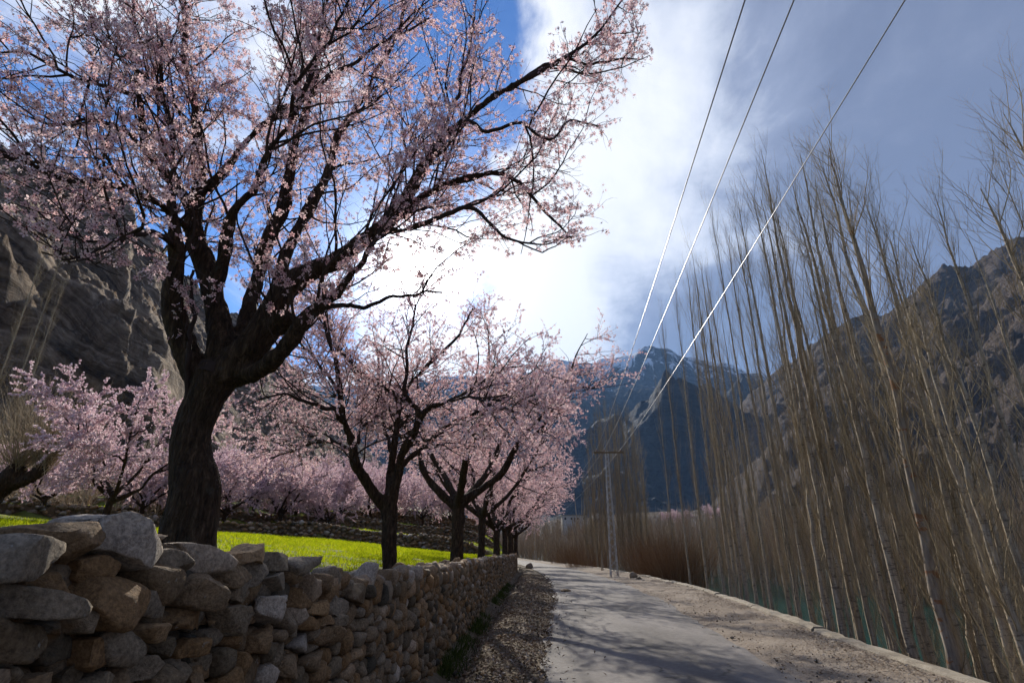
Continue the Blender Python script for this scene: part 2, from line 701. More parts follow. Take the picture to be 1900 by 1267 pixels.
def thin(name, colfn, trans=0.5):
    mt = bpy.data.materials.new(name)
    mt.use_nodes = True
    t = NT(mt.node_tree)
    t.n.clear()
    o = t.node('ShaderNodeOutputMaterial')
    c, ct = colfn(t)
    d = t.node('ShaderNodeBsdfDiffuse')
    tr = t.node('ShaderNodeBsdfTranslucent')
    mx = t.node('ShaderNodeMixShader')
    t.put(d.inputs[0], c)
    t.put(tr.inputs[0], ct)
    mx.inputs[0].default_value = trans
    t.l.new(d.outputs[0], mx.inputs[1])
    t.l.new(tr.outputs[0], mx.inputs[2])
    t.l.new(mx.outputs[0], o.inputs[0])
    MATS[name] = mt


def petal_cols(t):
    ti = t.attr('tint')
    c = t.ramp(ti, [(0.0, (0.62, 0.31, 0.34)), (0.35, (0.82, 0.53, 0.55)), (1.0, (0.90, 0.75, 0.75))])
    return c, c


thin('petal', petal_cols, 0.55)


def petal_pink(t):
    ti = t.attr('tint')
    c = t.ramp(ti, [(0.0, (0.60, 0.38, 0.42)), (0.5, (0.80, 0.60, 0.64)), (1.0, (0.88, 0.77, 0.79))])
    return c, c


thin('petal_pink', petal_pink, 0.55)


def calyx_cols(t):
    return (0.16, 0.035, 0.035), (0.3, 0.06, 0.05)


thin('calyx', calyx_cols, 0.35)


def grass_cols(t):
    ti = t.attr('tint')
    c = t.ramp(ti, [(0.0, (0.10, 0.13, 0.012)), (0.5, (0.16, 0.21, 0.012)), (1.0, (0.24, 0.25, 0.03))])
    c2 = t.ramp(ti, [(0.0, (0.22, 0.30, 0.008)), (0.5, (0.38, 0.46, 0.008)), (1.0, (0.50, 0.50, 0.02))])
    return c, c2


thin('grass', grass_cols, 0.6)


def weed_cols(t):
    ti = t.attr('tint')
    c = t.ramp(ti, [(0.0, (0.03, 0.05, 0.015)), (1.0, (0.10, 0.13, 0.03))])
    return c, c


thin('weed', weed_cols, 0.4)


def m_litter(t):
    ti = t.attr('tint')
    return t.ramp(ti, [(0.0, (0.07, 0.045, 0.028)), (0.4, (0.17, 0.115, 0.075)), (0.75, (0.28, 0.215, 0.155)), (1.0, (0.40, 0.36, 0.31))])


material('litter', m_litter, 0.9, 0.15)


def m_concrete(t):
    p = t.pos()
    a = t.noise(p, 2.5, 6, 0.65)
    b = t.noise(p, 40.0, 4, 0.65)
    k = t.ramp(t.m('ADD', t.m('MULTIPLY', a, 0.6), t.m('MULTIPLY', b, 0.4)), [(0.35, (0.17, 0.14, 0.105)), (0.52, (0.30, 0.26, 0.20)), (0.68, (0.40, 0.355, 0.29))])
    return k, t.bump(t.m('ADD', a, t.m('MULTIPLY', b, 0.5)), 0.7, 0.03)


material('coping', m_concrete, 0.9, 0.15)


def m_metal(t):
    p = t.pos()
    return t.ramp(t.noise(p, 12, 4), [(0.35, (0.30, 0.28, 0.26)), (0.65, (0.52, 0.51, 0.49))])


material('galvanised', m_metal, 0.55, 0.5, Metallic=0.35)


def m_wood(t):
    p = t.pos()
    return t.ramp(t.noise(p, 14, 4), [(0.35, (0.13, 0.085, 0.045)), (0.65, (0.24, 0.165, 0.09))])


material('weathered_wood', m_wood, 0.85, 0.2)
material('porcelain', lambda t: (0.22, 0.12, 0.07), 0.3, 0.5)
material('wire', lambda t: (0.32, 0.32, 0.33), 0.4, 0.5, Metallic=0.7)


def m_water(t):
    p = t.pos()
    a = t.noise(t.scale(p, (1.0, 0.6, 1.0)), 1.3, 4, 0.55, 0.4)
    b = t.noise(p, 6.0, 3, 0.5)
    k = t.ramp(t.noise(p, 0.12, 3), [(0.3, (0.006, 0.040, 0.032)), (0.7, (0.012, 0.062, 0.050))])
    return k, t.bump(t.m('ADD', a, t.m('MULTIPLY', b, 0.35)), 0.35, 0.12)


material('water', m_water, 0.12, 0.5, IOR=1.33)


def strata(t, dark, mid, light, s, dip, fine=False):
    p = t.pos()
    x, y, z = t.sep(p)
    wob = t.v('SCALE', t.noise(p, 0.012 * s, 5, 0.6, col=True), s=26.0 / s)
    q = t.v('ADD', p, wob)
    h = t.v('DOT_PRODUCT', q, dip)
    cb = t.node('ShaderNodeCombineXYZ')
    t.put(cb.inputs[0], t.m('MULTIPLY', h, 0.32 * s))
    t.put(cb.inputs[1], t.m('MULTIPLY', t.v('DOT_PRODUCT', q, (0.5, 0.8, 0.3)), 0.025 * s))
    lay = t.noise(cb.outputs[0], 1.6 if fine else 1.0, 8, 0.72, 0.3)
    a = t.noise(p, 0.035 * s, 8, 0.62)
    b = t.noise(p, 0.45 * s, 6, 0.68)
    k = t.ramp(t.m('ADD', t.m('MULTIPLY', lay, 0.5), t.m('ADD', t.m('MULTIPLY', a, 0.25), t.m('MULTIPLY', b, 0.25))), [(0.40, dark), (0.5, mid), (0.60, light)] if fine else [(0.36, dark), (0.5, mid), (0.64, light)])
    hh = t.m('ADD', t.m('MULTIPLY', lay, 0.8), t.m('ADD', t.m('MULTIPLY', b, 0.5), a))
    nb = t.bump(hh, 1.0, 4.0 / s)
    return k, nb


material('scarp_rock', lambda t: strata(t, (0.055, 0.036, 0.022), (0.235, 0.165, 0.105), (0.52, 0.40, 0.28), 1.0, (0.42, 0.15, 0.9), True), 0.95, 0.1)
material('ridge_rock', lambda t: strata(t, (0.05, 0.038, 0.032), (0.105, 0.080, 0.064), (0.17, 0.135, 0.11), 0.35, (-0.3, 0.2, 0.9)), 0.95, 0.1)


def m_snowpeak(t):
    k, nb = strata(t, (0.022, 0.026, 0.032), (0.05, 0.056, 0.064), (0.10, 0.104, 0.11), 0.12, (0.2, 0.2, 0.9))
    p = t.pos()
    x, y, z = t.sep(p)
    n = t.noise(t.scale(p, (1, 1, 0.55)), 0.011, 9, 0.72, 0.4)
    line = t.m('ADD', t.m('MULTIPLY', t.m('SUBTRACT', z, 740.0), 0.0011), t.m('MULTIPLY', t.m('SUBTRACT', n, 0.5), 1.9))
    sn = t.rng(line, 0.10, 0.24)
    return t.mix(sn, k, (0.82, 0.85, 0.90)), nb


material('snow_peak', m_snowpeak, 0.9, 0.1)
material('plaster', lambda t: t.ramp(t.noise(t.pos(), 3, 4), [(0.35, (0.42, 0.38, 0.32)), (0.65, (0.62, 0.58, 0.52))]), 0.9, 0.1)
material('dark_opening', lambda t: (0.02, 0.018, 0.016), 0.6, 0.3)

# ------------------------------------------------------------------ ground sheet
ys = np.unique(np.concatenate([np.arange(-40, 0, 4.0), np.arange(0, 90, 0.4), np.arange(90, 200, 4.0), np.geomspace(200, 5000, 30)]))
rows = []
for Y in ys:
    W, L, R, E = (float(f_(Y)) for f_ in (Wl, Rl, Rr, Ed))
    if Y > 260:
        k = Y - 260
        W, L, R, E = W - k * .3, L - k * .3, R - k * .3, E - k * .3
    left = W - 0.25 - np.concatenate([[1800 + Y, 500, 220, 120], np.geomspace(80, 0.5, 46), [0.0]])
    mid = np.concatenate([[W - 0.2], np.linspace(W - 0.1, L - 0.02, 12), np.linspace(L + 0.05, R - 0.05, 4), np.linspace(R + 0.02, E + 0.09, 8)])
    right = E + np.concatenate([[0.12], np.linspace(0.4, 9, 14), np.linspace(11, 60, 26), [80, 130, 260, 600, 1800 + Y]])
    xs = np.concatenate([left, mid, right])
    zs = Gz(xs, np.full(len(xs), Y)) if Y <= 260 else np.interp(xs - E, [-400, -60, -2, 0, 8, 34, 44, 120], [6, 1.5, Zr(Y) - .1, Zr(Y) - .1, -6.5, -6.5, -4.6, -3])
    rows.append(np.stack([xs, np.full(len(xs), Y), zs], 1))
G = np.array(rows)
ny, nx = G.shape[:2]
bump_ = 0.05 * fbm(G.reshape(-1, 3) * np.array([1.7, 1.7, 0]), 3, 5)
bump_ += 0.35 * fbm(G.reshape(-1, 3) * np.array([0.15, 0.15, 0]), 3, 9) * smooth(9, 30, np.abs(G.reshape(-1, 3)[:, 0] - 2))
G2 = G.reshape(-1, 3).copy()
onroad = (G2[:, 0] > Rl(G2[:, 1]) - 0.1) & (G2[:, 0] < Ed(G2[:, 1]) + 0.15)
G2[:, 2] += np.where(onroad, 0, bump_)
idx = np.arange(ny * nx).reshape(ny, nx)
gf = np.stack([idx[:-1, :-1], idx[:-1, 1:], idx[1:, 1:], idx[1:, :-1]], -1).reshape(-1, 4)
cen = G2[gf].mean(1)
mi = np.where((cen[:, 0] < Wl(cen[:, 1]) - 0.3) & (cen[:, 1] < 140) & (cen[:, 0] > -90), 1, 0)
me = mesh_np('ground', G2, [gf], ['earth', 'meadow'], True, mi)
link('ground', me, kind='structure')

# road sheet, laid over the ground with ragged edges
yy = np.concatenate([np.arange(-10, 60, 0.25), np.arange(60, 240, 2.0)])
cols = 13
V = []
for i, Y in enumerate(yy):
    l = Rl(Y) + 0.10 * float(fbm(np.array([[Y * 1.3, 3.1, 0]]), 3, 21)[0])
    r = Rr(Y) + 0.09 * float(fbm(np.array([[Y * 1.1, 9.1, 0]]), 3, 22)[0])
    for j in range(cols):
        q = j / (cols - 1)
        V.append((l + (r - l) * q, Y, Zr(Y) + 0.012 + 0.035 * (1 - (2 * q - 1) ** 2)))
idx = np.arange(len(V)).reshape(len(yy), cols)
link('road', mesh_np('road', V, [np.stack([idx[:-1, :-1], idx[:-1, 1:], idx[1:, 1:], idx[1:, :-1]], -1).reshape(-1, 4)], ['asphalt'], True), kind='structure')

# dirt shoulder between the asphalt and the riverside coping
cols = 15
V = []
for Y in yy:
    l, r = Rr(Y) - 0.25, Ed(Y) - 0.05
    for j in range(cols):
        q = j / (cols - 1)
        V.append((l + (r - l) * q, Y, Zr(Y) - 0.012 + 0.06 * q))
V = np.array(V)
V[:, 2] += np.where(np.tile(np.arange(cols), len(yy)) > 2, 0.035 * fbm(V * np.array([3, 3, 0]), 3, 31) + 0.02, 0)
link('dirt_shoulder', mesh_np('dirt_shoulder', V, [np.stack([idx_ for idx_ in (np.arange(len(V)).reshape(len(yy), cols)[:-1, :-1], np.arange(len(V)).reshape(len(yy), cols)[:-1, 1:], np.arange(len(V)).reshape(len(yy), cols)[1:, 1:], np.arange(len(V)).reshape(len(yy), cols)[1:, :-1])], -1).reshape(-1, 4)], ['dirt'], True), kind='structure')

# river
link('river', mesh_np('river', [(4, -60, WATER_Z), (400, -60, WATER_Z), (400, 500, WATER_Z), (-120, 500, WATER_Z), (-60, 200, WATER_Z), (4, 60, WATER_Z)], [np.array([[0, 1, 2], [0, 2, 5], [5, 2, 4], [4, 2, 3]])], ['water']), kind='structure')


# ------------------------------------------------------------------ mountains
def mountain(name, ridge, foot, mat, amp, freq, seed, nu=260, nv=90, power=1.0, detail=6, dip=None, ledge=0.0, lfreq=0.1):
    ridge = np.array(ridge, float)      # px, py, distance
    foot = np.array(foot, float)        # px, distance, z
    pxs = np.linspace(ridge[0, 0], ridge[-1, 0], nu)
    V = np.zeros((nu, nv, 3))
    for i, px in enumerate(pxs):
        rp = at_dist(px, np.interp(px, ridge[:, 0], ridge[:, 1]), np.interp(px, ridge[:, 0], ridge[:, 2]))
        fd, fz = np.interp(px, foot[:, 0], foot[:, 1]), np.interp(px, foot[:, 0], foot[:, 2])
        d = ray(px, 900)
        fp = np.array([d[0], d[1], 0]) / math.hypot(d[0], d[1]) * fd
        fp[2] = fz
        for j in range(nv):
            q = j / (nv - 1) * 1.35
            if q <= 1:
                p = fp + (rp - fp) * q
                p[2] = fp[2] + (rp[2] - fp[2]) * q ** power
            else:
                p = rp + (rp - fp) * (q - 1)
                p[2] = rp[2] - (rp[2] - fp[2]) * (q - 1) * 1.1
            V[i, j] = p
    F = V.reshape(-1, 3)
    q = np.tile(np.arange(nv) / (nv - 1) * 1.35, nu)
    env = smooth(0, 0.12, q)
    n = fbm(F * freq, detail, seed, 0.52)
    rg = 1 - np.abs(fbm(F * freq * 0.7 + 40, detail, seed + 30, 0.5))
    disp = amp * env * (0.6 * n + 0.5 * (rg - 0.6)) * (0.35 + 0.65 * np.clip(np.abs(1 - q) * 4, 0.12, 1))
    if dip is not None:
        warp = F + 14 * np.stack([fbm(F * 0.015 + k_, 3, seed + 60 + k_) for k_ in range(3)], 1)
        hq = warp @ np.array(dip)
        lay = np.stack([hq * lfreq, warp[:, 0] * lfreq * 0.06, warp[:, 1] * lfreq * 0.06], 1)
        disp = disp + ledge * env * fbm(lay, 5, seed + 80, 0.6) + ledge * 0.35 * env * fbm(F * 0.2, 3, seed + 90)
    F = F.copy()
    F[:, 2] += disp * 0.8
    out = F[:, :2] / np.linalg.norm(F[:, :2], axis=1, keepdims=True)
    F[:, :2] -= out * (disp * 0.7)[:, None]
    idx = np.arange(nu * nv).reshape(nu, nv)
    f4 = np.stack([idx[:-1, :-1], idx[1:, :-1], idx[1:, 1:], idx[:-1, 1:]], -1).reshape(-1, 4)
    return link(name, mesh_np(name, F, [f4], [mat], True), kind='structure')


mountain('rocky_hillside', [(-900, 60, 170), (-500, 160, 190), (-200, 240, 220), (0, 288, 250), (70, 312, 262), (110, 345, 270), (190, 375, 285), (245, 405, 300), (252, 425, 330), (290, 432, 350), (318, 475, 370), (400, 555, 420), (500, 640, 480), (600, 735, 560), (690, 845, 650), (790, 925, 720)],
         [(-900, 60, 3), (0, 66, 4), (300, 90, 5), (600, 200, 5), (790, 400, 2)], 'scarp_rock', 13, 0.022, 3, 460, 230, 1.15, 7, (0.42, 0.15, 0.9), 4.5, 0.16)
mountain('snowy_mountain', [(250, 780, 3400), (560, 735, 3300), (740, 720, 3200), (860, 695, 3100), (1000, 690, 3000), (1090, 688, 2950), (1130, 676, 2930), (1165, 672, 2900), (1205, 667, 2900), (1250, 658, 2900), (1300, 668, 2950), (1350, 664, 2950), (1410, 684, 3000), (1500, 720, 3000), (1700, 780, 3000), (2000, 800, 3000)],
         [(250, 1200, 5), (900, 800, -2), (1100, 620, -4), (1300, 620, -4), (2000, 900, 0)], 'snow_peak', 240, 0.0026, 11, 420, 240, 1.25, 8)
mountain('brown_ridge', [(1300, 850, 1500), (1380, 750, 1400), (1430, 694, 1300), (1500, 648, 1200), (1560, 606, 1150), (1640, 588, 1100), (1700, 545, 1050), (1745, 508, 1000), (1800, 500, 970), (1850, 468, 930), (1900, 438, 900), (2100, 380, 800), (2500, 300, 700), (3000, 260, 600)],
         [(1300, 480, -3), (1500, 300, -3), (1900, 220, -3), (3000, 160, -2)], 'ridge_rock', 60, 0.006, 17, 380, 200, 1.2, 8, (-0.3, 0.2, 0.9), 9.0, 0.05)
print('terrain done')

# ------------------------------------------------------------------ stones
def poly_radius(poly, th):
    """distance from the centroid to the outline along the angles th"""
    a = poly
    b = np.roll(poly, -1, axis=0)
    e = b - a
    d = np.stack([np.cos(th), np.sin(th)], 1)
    den = d[:, None, 0] * e[None, :, 1] - d[:, None, 1] * e[None, :, 0]
    den = np.where(np.abs(den) < 1e-9, 1e-9, den)
    tt = (a[None, :, 0] * e[None, :, 1] - a[None, :, 1] * e[None, :, 0]) / den
    ss = (a[None, :, 0] * d[:, None, 1] - a[None, :, 1] * d[:, None, 0]) / den
    ok = (tt > 0) & (ss >= -1e-6) & (ss <= 1 + 1e-6)
    return np.where(ok, tt, 9e9).min(1)


def stone_from_poly(poly, depth, sub, r, rough=0.05, q=5.0, cuts=3, cutd=(0.55, 0.85), facing=None):
    """a rock that fills a polygon of the wall face (s, h); returns local (out, s, h) points and faces"""
    c = poly.mean(0)
    pl = poly - c
    v, f = ICO[sub]
    rho = np.hypot(v[:, 0], v[:, 1])
    th = np.arctan2(v[:, 1], v[:, 0])
    R_ = np.minimum(poly_radius(pl, th), 2.5 * np.abs(pl).max())
    k = (rho ** q + np.abs(v[:, 2]) ** q) ** (1 / q)
    p = np.stack([v[:, 2] / k * depth, np.cos(th) * R_ * rho / k, np.sin(th) * R_ * rho / k], 1)
    ext = np.abs(p).max(0)
    for i in range(cuts):
        n = unit(r.normal(size=3) * np.array([1.0, 0.8, 0.8]) + np.array([0.7, 0, 0.15]))
        s = p @ n
        lim = np.max(s) * r.uniform(*cutd)
        p = p - np.outer(np.maximum(s - lim, 0) * 0.93, n)
    size = float(ext[1:].mean())
    off = r.uniform(0, 90, 3)
    n = unit(p / ext)
    p = p + n * (size * rough * fbm(p / size * 1.4 + off, 3, int(r.integers(1000))))[:, None]
    return p, f, c


def clip_poly(poly, n, d):
    out = []
    k = len(poly)
    for i in range(k):
        a, b = poly[i], poly[(i + 1) % k]
        da, db = a[0] * n[0] + a[1] * n[1] - d, b[0] * n[0] + b[1] * n[1] - d
        if da <= 0:
            out.append(a)
        if (da < 0) != (db < 0) and abs(da - db) > 1e-12:
            q = da / (da - db)
            out.append((a[0] + (b[0] - a[0]) * q, a[1] + (b[1] - a[1]) * q))
    return out


def wall_xyz(p, c, out):
    """local (out, s, h) about the wall-face point c to world"""
    Y = p[:, 1] + c[0]
    return np.stack([Wl(Y) + out + p[:, 0], Y, p[:, 2] + c[1]], 1)


def face_point(px, py, off=0.0):
    """where the sight line of a photo pixel meets the wall's face"""
    d = ray(px, py)
    tt = 2.0
    for _ in range(60):
        tt = 0.5 * tt + 0.5 * (Wl(d[1] * tt) + off) / d[0] if abs(d[0]) > 1e-3 else tt
    return d[1] * tt, EYE + d[2] * tt


Z6 = lambda L_: [(x / 3.652, 920 + y / 3.652) for x, y in L_]
Z7 = lambda L_: [(380 + x / 4.126, 960 + y / 4.126) for x, y in L_]
# outlines of the large stones of the heap at the wall's near end: (outline, proud, depth, tint)
TRACED = [
    (Z6([(-230, 225), (0, 240), (260, 275), (490, 320), (505, 370), (330, 470), (180, 575), (-230, 600)]), 0.10, 0.20, 0.66),
    (Z6([(200, 245), (500, 92), (615, 85), (645, 200), (725, 420), (690, 465), (540, 470), (420, 420), (300, 330)]), 0.00, 0.16, 0.47),
    (Z6([(630, 180), (840, 115), (930, 170), (1000, 230), (1160, 370), (1135, 480), (1060, 520), (940, 470), (830, 390), (720, 335), (640, 260)]), 0.03, 0.18, 0.97),
    (Z6([(920, 220), (1100, 255), (1210, 320), (1160, 390), (1020, 300)]), -0.12, 0.14, 0.72),
    (Z6([(1135, 380), (1230, 355), (1315, 410), (1305, 530), (1220, 565), (1150, 540)]), 0.03, 0.12, 0.55),
    (Z6([(1180, 330), (1390, 318), (1535, 440), (1525, 550), (1400, 570), (1305, 510), (1300, 410)]), -0.02, 0.16, 0.92),
    (Z6([(660, 440), (800, 395), (855, 460), (740, 600), (680, 625), (630, 560)]), 0.02, 0.12, 0.42),
    (Z6([(200, 590), (420, 505), (560, 545), (650, 610), (610, 670), (480, 735), (420, 700), (240, 630)]), 0.05, 0.15, 0.40),
    (Z6([(-230, 590), (60, 582), (300, 640), (440, 690), (495, 760), (480, 815), (380, 835), (-230, 830)]), 0.10, 0.18, 0.60),
    (Z6([(-230, 470), (45, 490), (50, 590), (-230, 600)]), 0.02, 0.14, 0.33),
    (Z6([(690, 905), (580, 690), (720, 555), (880, 555), (1025, 640), (1010, 740), (880, 860), (760, 925)]), 0.05, 0.16, 0.40),
    (Z6([(930, 795), (1010, 615), (1170, 635), (1225, 690), (1185, 800), (1090, 835)]), 0.05, 0.14, 0.63),
    (Z6([(1225, 600), (1400, 550), (1480, 540), (1570, 590), (1600, 680), (1560, 760), (1440, 770), (1320, 740)]), 0.08, 0.16, 0.50),
    (Z6([(1165, 805), (1250, 755), (1400, 785), (1465, 860), (1300, 910), (1195, 905)]), 0.02, 0.13, 0.38),
    (Z6([(995, 920), (1030, 865), (1170, 855), (1230, 900), (1200, 965), (1080, 995), (1015, 965)]), 0.06, 0.12, 0.78),
    (Z6([(430, 885), (500, 740), (600, 775), (655, 900), (625, 955), (480, 925)]), 0.03, 0.13, 0.53),
    (Z6([(270, 870), (440, 845), (480, 930), (300, 940)]), 0.01, 0.13, 0.15),
    (Z6([(-230, 845), (100, 860), (285, 880), (290, 960), (220, 1125), (-230, 1150)]), 0.07, 0.17, 0.25),
    (Z6([(745, 940), (860, 885), (965, 960), (985, 1050), (905, 1165), (800, 1155), (735, 1040)]), 0.06, 0.14, 0.60),
    (Z6([(605, 990), (720, 945), (785, 1010), (775, 1140), (700, 1195), (615, 1155)]), 0.05, 0.13, 0.43),
    (Z6([(295, 960), (440, 925), (585, 990), (605, 1100), (480, 1205), (315, 1135)]), 0.00, 0.14, 0.12),
    (Z6([(955, 1065), (975, 965), (1055, 1015), (1035, 1085)]), 0.02, 0.10, 0.30),
    (Z6([(1075, 1000), (1200, 945), (1285, 1000), (1275, 1105), (1130, 1115)]), 0.03, 0.12, 0.22),
    (Z6([(1275, 965), (1455, 955), (1450, 1065), (1290, 1105)]), 0.03, 0.12, 0.42),
    (Z6([(30, 1165), (250, 1145), (310, 1200), (285, 1275), (60, 1250)]), 0.05, 0.12, 0.58),
    (Z6([(275, 1245), (400, 1195), (450, 1267), (440, 1350), (280, 1350)]), 0.05, 0.12, 0.75),
    (Z6([(-160, 1160), (20, 1170), (55, 1260), (20, 1340), (-160, 1340)]), 0.05, 0.12, 0.9),
    (Z6([(470, 1235), (600, 1115), (630, 1200), (570, 1310), (480, 1310)]), 0.02, 0.11, 0.20),
    (Z6([(595, 1265), (740, 1180), (790, 1267), (755, 1350), (600, 1350)]), 0.04, 0.12, 0.55),
    (Z6([(800, 1185), (920, 1130), (955, 1180), (885, 1310), (790, 1350)]), 0.04, 0.12, 0.50),
    (Z6([(925, 1125), (1060, 1075), (1115, 1130), (1045, 1240), (960, 1275)]), 0.04, 0.12, 0.61),
    (Z6([(1095, 1155), (1220, 1095), (1265, 1160), (1175, 1290), (1090, 1310)]), 0.04, 0.12, 0.52),
    (Z6([(1250, 1110), (1325, 1125), (1345, 1200), (1275, 1275), (1215, 1255)]), 0.02, 0.10, 0.57),
    (Z6([(1335, 1235), (1400, 1185), (1465, 1220), (1445, 1290), (1355, 1280)]), 0.03, 0.10, 0.48),
    (Z6([(1345, 1115), (1430, 1075), (1505, 1100), (1485, 1175), (1390, 1185)]), 0.02, 0.10, 0.60),
    (Z7([(175, 350), (290, 262), (400, 248), (480, 203), (547, 230), (552, 295), (490, 360), (370, 330), (240, 340)]), 0.02, 0.14, 0.78),
    (Z7([(530, 268), (670, 262), (702, 330), (655, 415), (490, 405), (465, 360), (520, 340)]), -0.03, 0.13, 0.58),
    (Z7([(640, 445), (720, 330), (780, 292), (882, 298), (860, 355), (812, 445), (800, 495), (700, 495), (630, 535)]), 0.02, 0.12, 0.62),
    (Z7([(150, 380), (330, 338), (362, 360), (332, 455), (230, 545), (155, 490)]), 0.02, 0.13, 0.50),
    (Z7([(330, 338), (460, 343), (480, 370), (402, 475), (350, 545), (275, 505), (330, 440)]), 0.00, 0.13, 0.66),
    (Z7([(485, 450), (640, 400), (662, 475), (560, 575), (510, 605), (495, 520)]), 0.00, 0.13, 0.64),
    (Z7([(225, 560), (300, 525), (385, 560), (385, 645), (320, 660), (235, 625)]), 0.02, 0.10, 0.72),
    (Z7([(375, 570), (480, 598), (600, 592), (725, 605), (645, 690), (590, 815), (530, 785), (430, 745), (385, 645)]), 0.05, 0.13, 0.97),
    (Z7([(685, 560), (770, 505), (815, 560), (805, 690), (740, 700), (635, 655)]), 0.03, 0.11, 0.36),
    (Z7([(805, 445), (915, 488), (905, 575), (850, 645), (805, 605)]), 0.02, 0.10, 0.88),
    (Z7([(895, 540), (960, 465), (1070, 445), (1145, 480), (1095, 565), (1000, 585), (905, 595)]), -0.02, 0.12, 0.85),
    (Z7([(1065, 580), (1130, 540), (1200, 495), (1275, 508), (1275, 605), (1220, 655), (1150, 645)]), 0.04, 0.11, 0.25),
    (Z7([(815, 650), (930, 615), (1005, 640), (985, 725), (910, 755), (835, 725)]), 0.03, 0.10, 0.80),
    (Z7([(1005, 640), (1080, 610), (1175, 690), (1145, 755), (1060, 785), (1005, 720)]), 0.04, 0.11, 0.68),
    (Z7([(175, 690), (330, 675), (375, 740), (355, 815), (295, 905), (185, 905), (135, 820)]), 0.04, 0.12, 0.55),
    (Z7([(375, 950), (500, 845), (585, 860), (605, 950), (520, 1025), (430, 1045), (375, 1000)]), 0.05, 0.12, 0.46),
    (Z7([(685, 840), (740, 755), (770, 850), (742, 925), (688, 912)]), 0.02, 0.09, 0.62),
    (Z7([(758, 800), (820, 755), (893, 790), (893, 845), (830, 875), (768, 855)]), 0.03, 0.09, 0.42),
    (Z7([(895, 780), (990, 735), (1035, 780), (965, 825), (908, 825)]), 0.03, 0.09, 0.45),
    (Z7([(875, 900), (1010, 828), (1105, 788), (1113, 860), (1080, 935), (940, 965), (885, 955)]), 0.04, 0.11, 0.48),
    (Z7([(635, 1115), (700, 1055), (780, 1045), (805, 1120), (773, 1205), (700, 1235), (645, 1205)]), 0.05, 0.12, 0.50),
]
stones = []      # (verts, faces, tint, centre, visible size)
traced_polys = []
for outline, proud, depth, tint in TRACED:
    poly = np.array([face_point(px, py, proud) for px, py in outline])
    if np.linalg.det(np.stack([poly[1] - poly[0], poly[2] - poly[0]])) != 0:
        area = 0.5 * np.sum(poly[:, 0] * np.roll(poly[:, 1], -1) - np.roll(poly[:, 0], -1) * poly[:, 1])
        if area < 0:
            poly = poly[::-1]
    traced_polys.append(poly)
    p, f, c = stone_from_poly(poly, depth * 0.8, 4, rng, 0.075, 12.0, 6, (0.40, 0.8))
    V = wall_xyz(p, c, proud - 0.06)
    stones.append((V, f, tint, V.mean(0), 900))

# the laid face further along: fitted cells
S0, S1 = 0.25, 56.0
col_s = [S0]
while col_s[-1] < S1:
    s_ = col_s[-1]
    col_s.append(s_ + np.interp(s_, [0, 3, 6, 15, 30, 56], [0.21, 0.19, 0.165, 0.17, 0.22, 0.27]))
col_s = np.array(col_s)
nc = len(col_s)
HB = 0.30
rowh = 0.122
seeds = []
for i in range(nc):
    s_ = col_s[i]
    top = float(Ztop(s_)) - 0.05
    bot = float(Zr(s_)) - HB
    nr = max(4, int(round((top - bot) / rowh)) + int(rng.integers(-2, 2)))
    ph = rng.uniform(-0.5, 0.5)
    for j in range(nr):
        if rng.random() < 0.13:
            continue
        qi = i + rng.uniform(-0.48, 0.48)
        hj = bot + np.clip(j + 0.5 + ph + rng.uniform(-0.32, 0.32), 0.2, nr - 0.2) * (top - bot) / nr
        seeds.append((qi, hj / rowh))
seeds = np.array(seeds)
order = np.argsort(seeds[:, 0])
seeds = seeds[order]
q_all = seeds[:, 0]
for k in range(len(seeds)):
    a = seeds[k]
    lo, hi = np.searchsorted(q_all, a[0] - 2.6), np.searchsorted(q_all, a[0] + 2.6)
    nb = seeds[lo:hi]
    nb = nb[(np.abs(nb[:, 1] - a[1]) < 2.6)]
    s_mid = float(np.interp(a[0], np.arange(nc), col_s))
    top, bot = float(Ztop(s_mid)) / rowh, (float(Zr(s_mid)) - HB) / rowh
    poly = [(a[0] - 1.2, bot), (a[0] + 1.2, bot), (a[0] + 1.2, top + rng.uniform(-0.2, 0.3)), (a[0] - 1.2, top + rng.uniform(-0.2, 0.3))]
    for b in nb:
        d = b - a
        ln = math.hypot(*d)
        if ln < 1e-6:
            continue
        n = d / ln
        poly = clip_poly(poly, n, float(((a + b) / 2) @ n) - 0.03)
        if len(poly) < 3:
            break
    if len(poly) < 3:
        continue
    poly = np.array(poly)
    poly = np.stack([np.interp(poly[:, 0], np.arange(nc), col_s), poly[:, 1] * rowh], 1)
    c = poly.mean(0)
    if np.ptp(poly[:, 0]) < 0.03 or np.ptp(poly[:, 1]) < 0.03:
        continue
    inside = False
    for tp in traced_polys:
        if tp[:, 0].min() < c[0] < tp[:, 0].max() and tp[:, 1].min() < c[1] < tp[:, 1].max():
            inside = True
    dist = math.hypot(Wl(c[0]), c[0])
    sub = 3 if dist < 7.5 else (2 if dist < 20 else 1)
    p, f, c = stone_from_poly(poly, rng.uniform(0.07, 0.12), sub, rng, 0.06, rng.uniform(3.0, 5.0), int(rng.integers(1, 4)), (0.6, 0.92))
    V = wall_xyz(p, c, (-0.13 if inside else -0.06) + rng.uniform(-0.03, 0.03))
    tint = float(np.clip(rng.choice([0.1, 0.25, 0.4, 0.5, 0.6, 0.75, 0.95], p=[.10, .17, .22, .2, .16, .1, .05]) + rng.normal() * 0.06, 0, 1))
    pxx, pyy, ff = project(V.mean(0))
    vis = 0 if (inside or not (-20 < pxx[0] < 1900 and pyy[0] < 1290)) else np.ptp(poly[:, 0]) * np.ptp(poly[:, 1]) / ff[0] ** 2 * 1e5
    stones.append((V, f, tint, V.mean(0), vis))

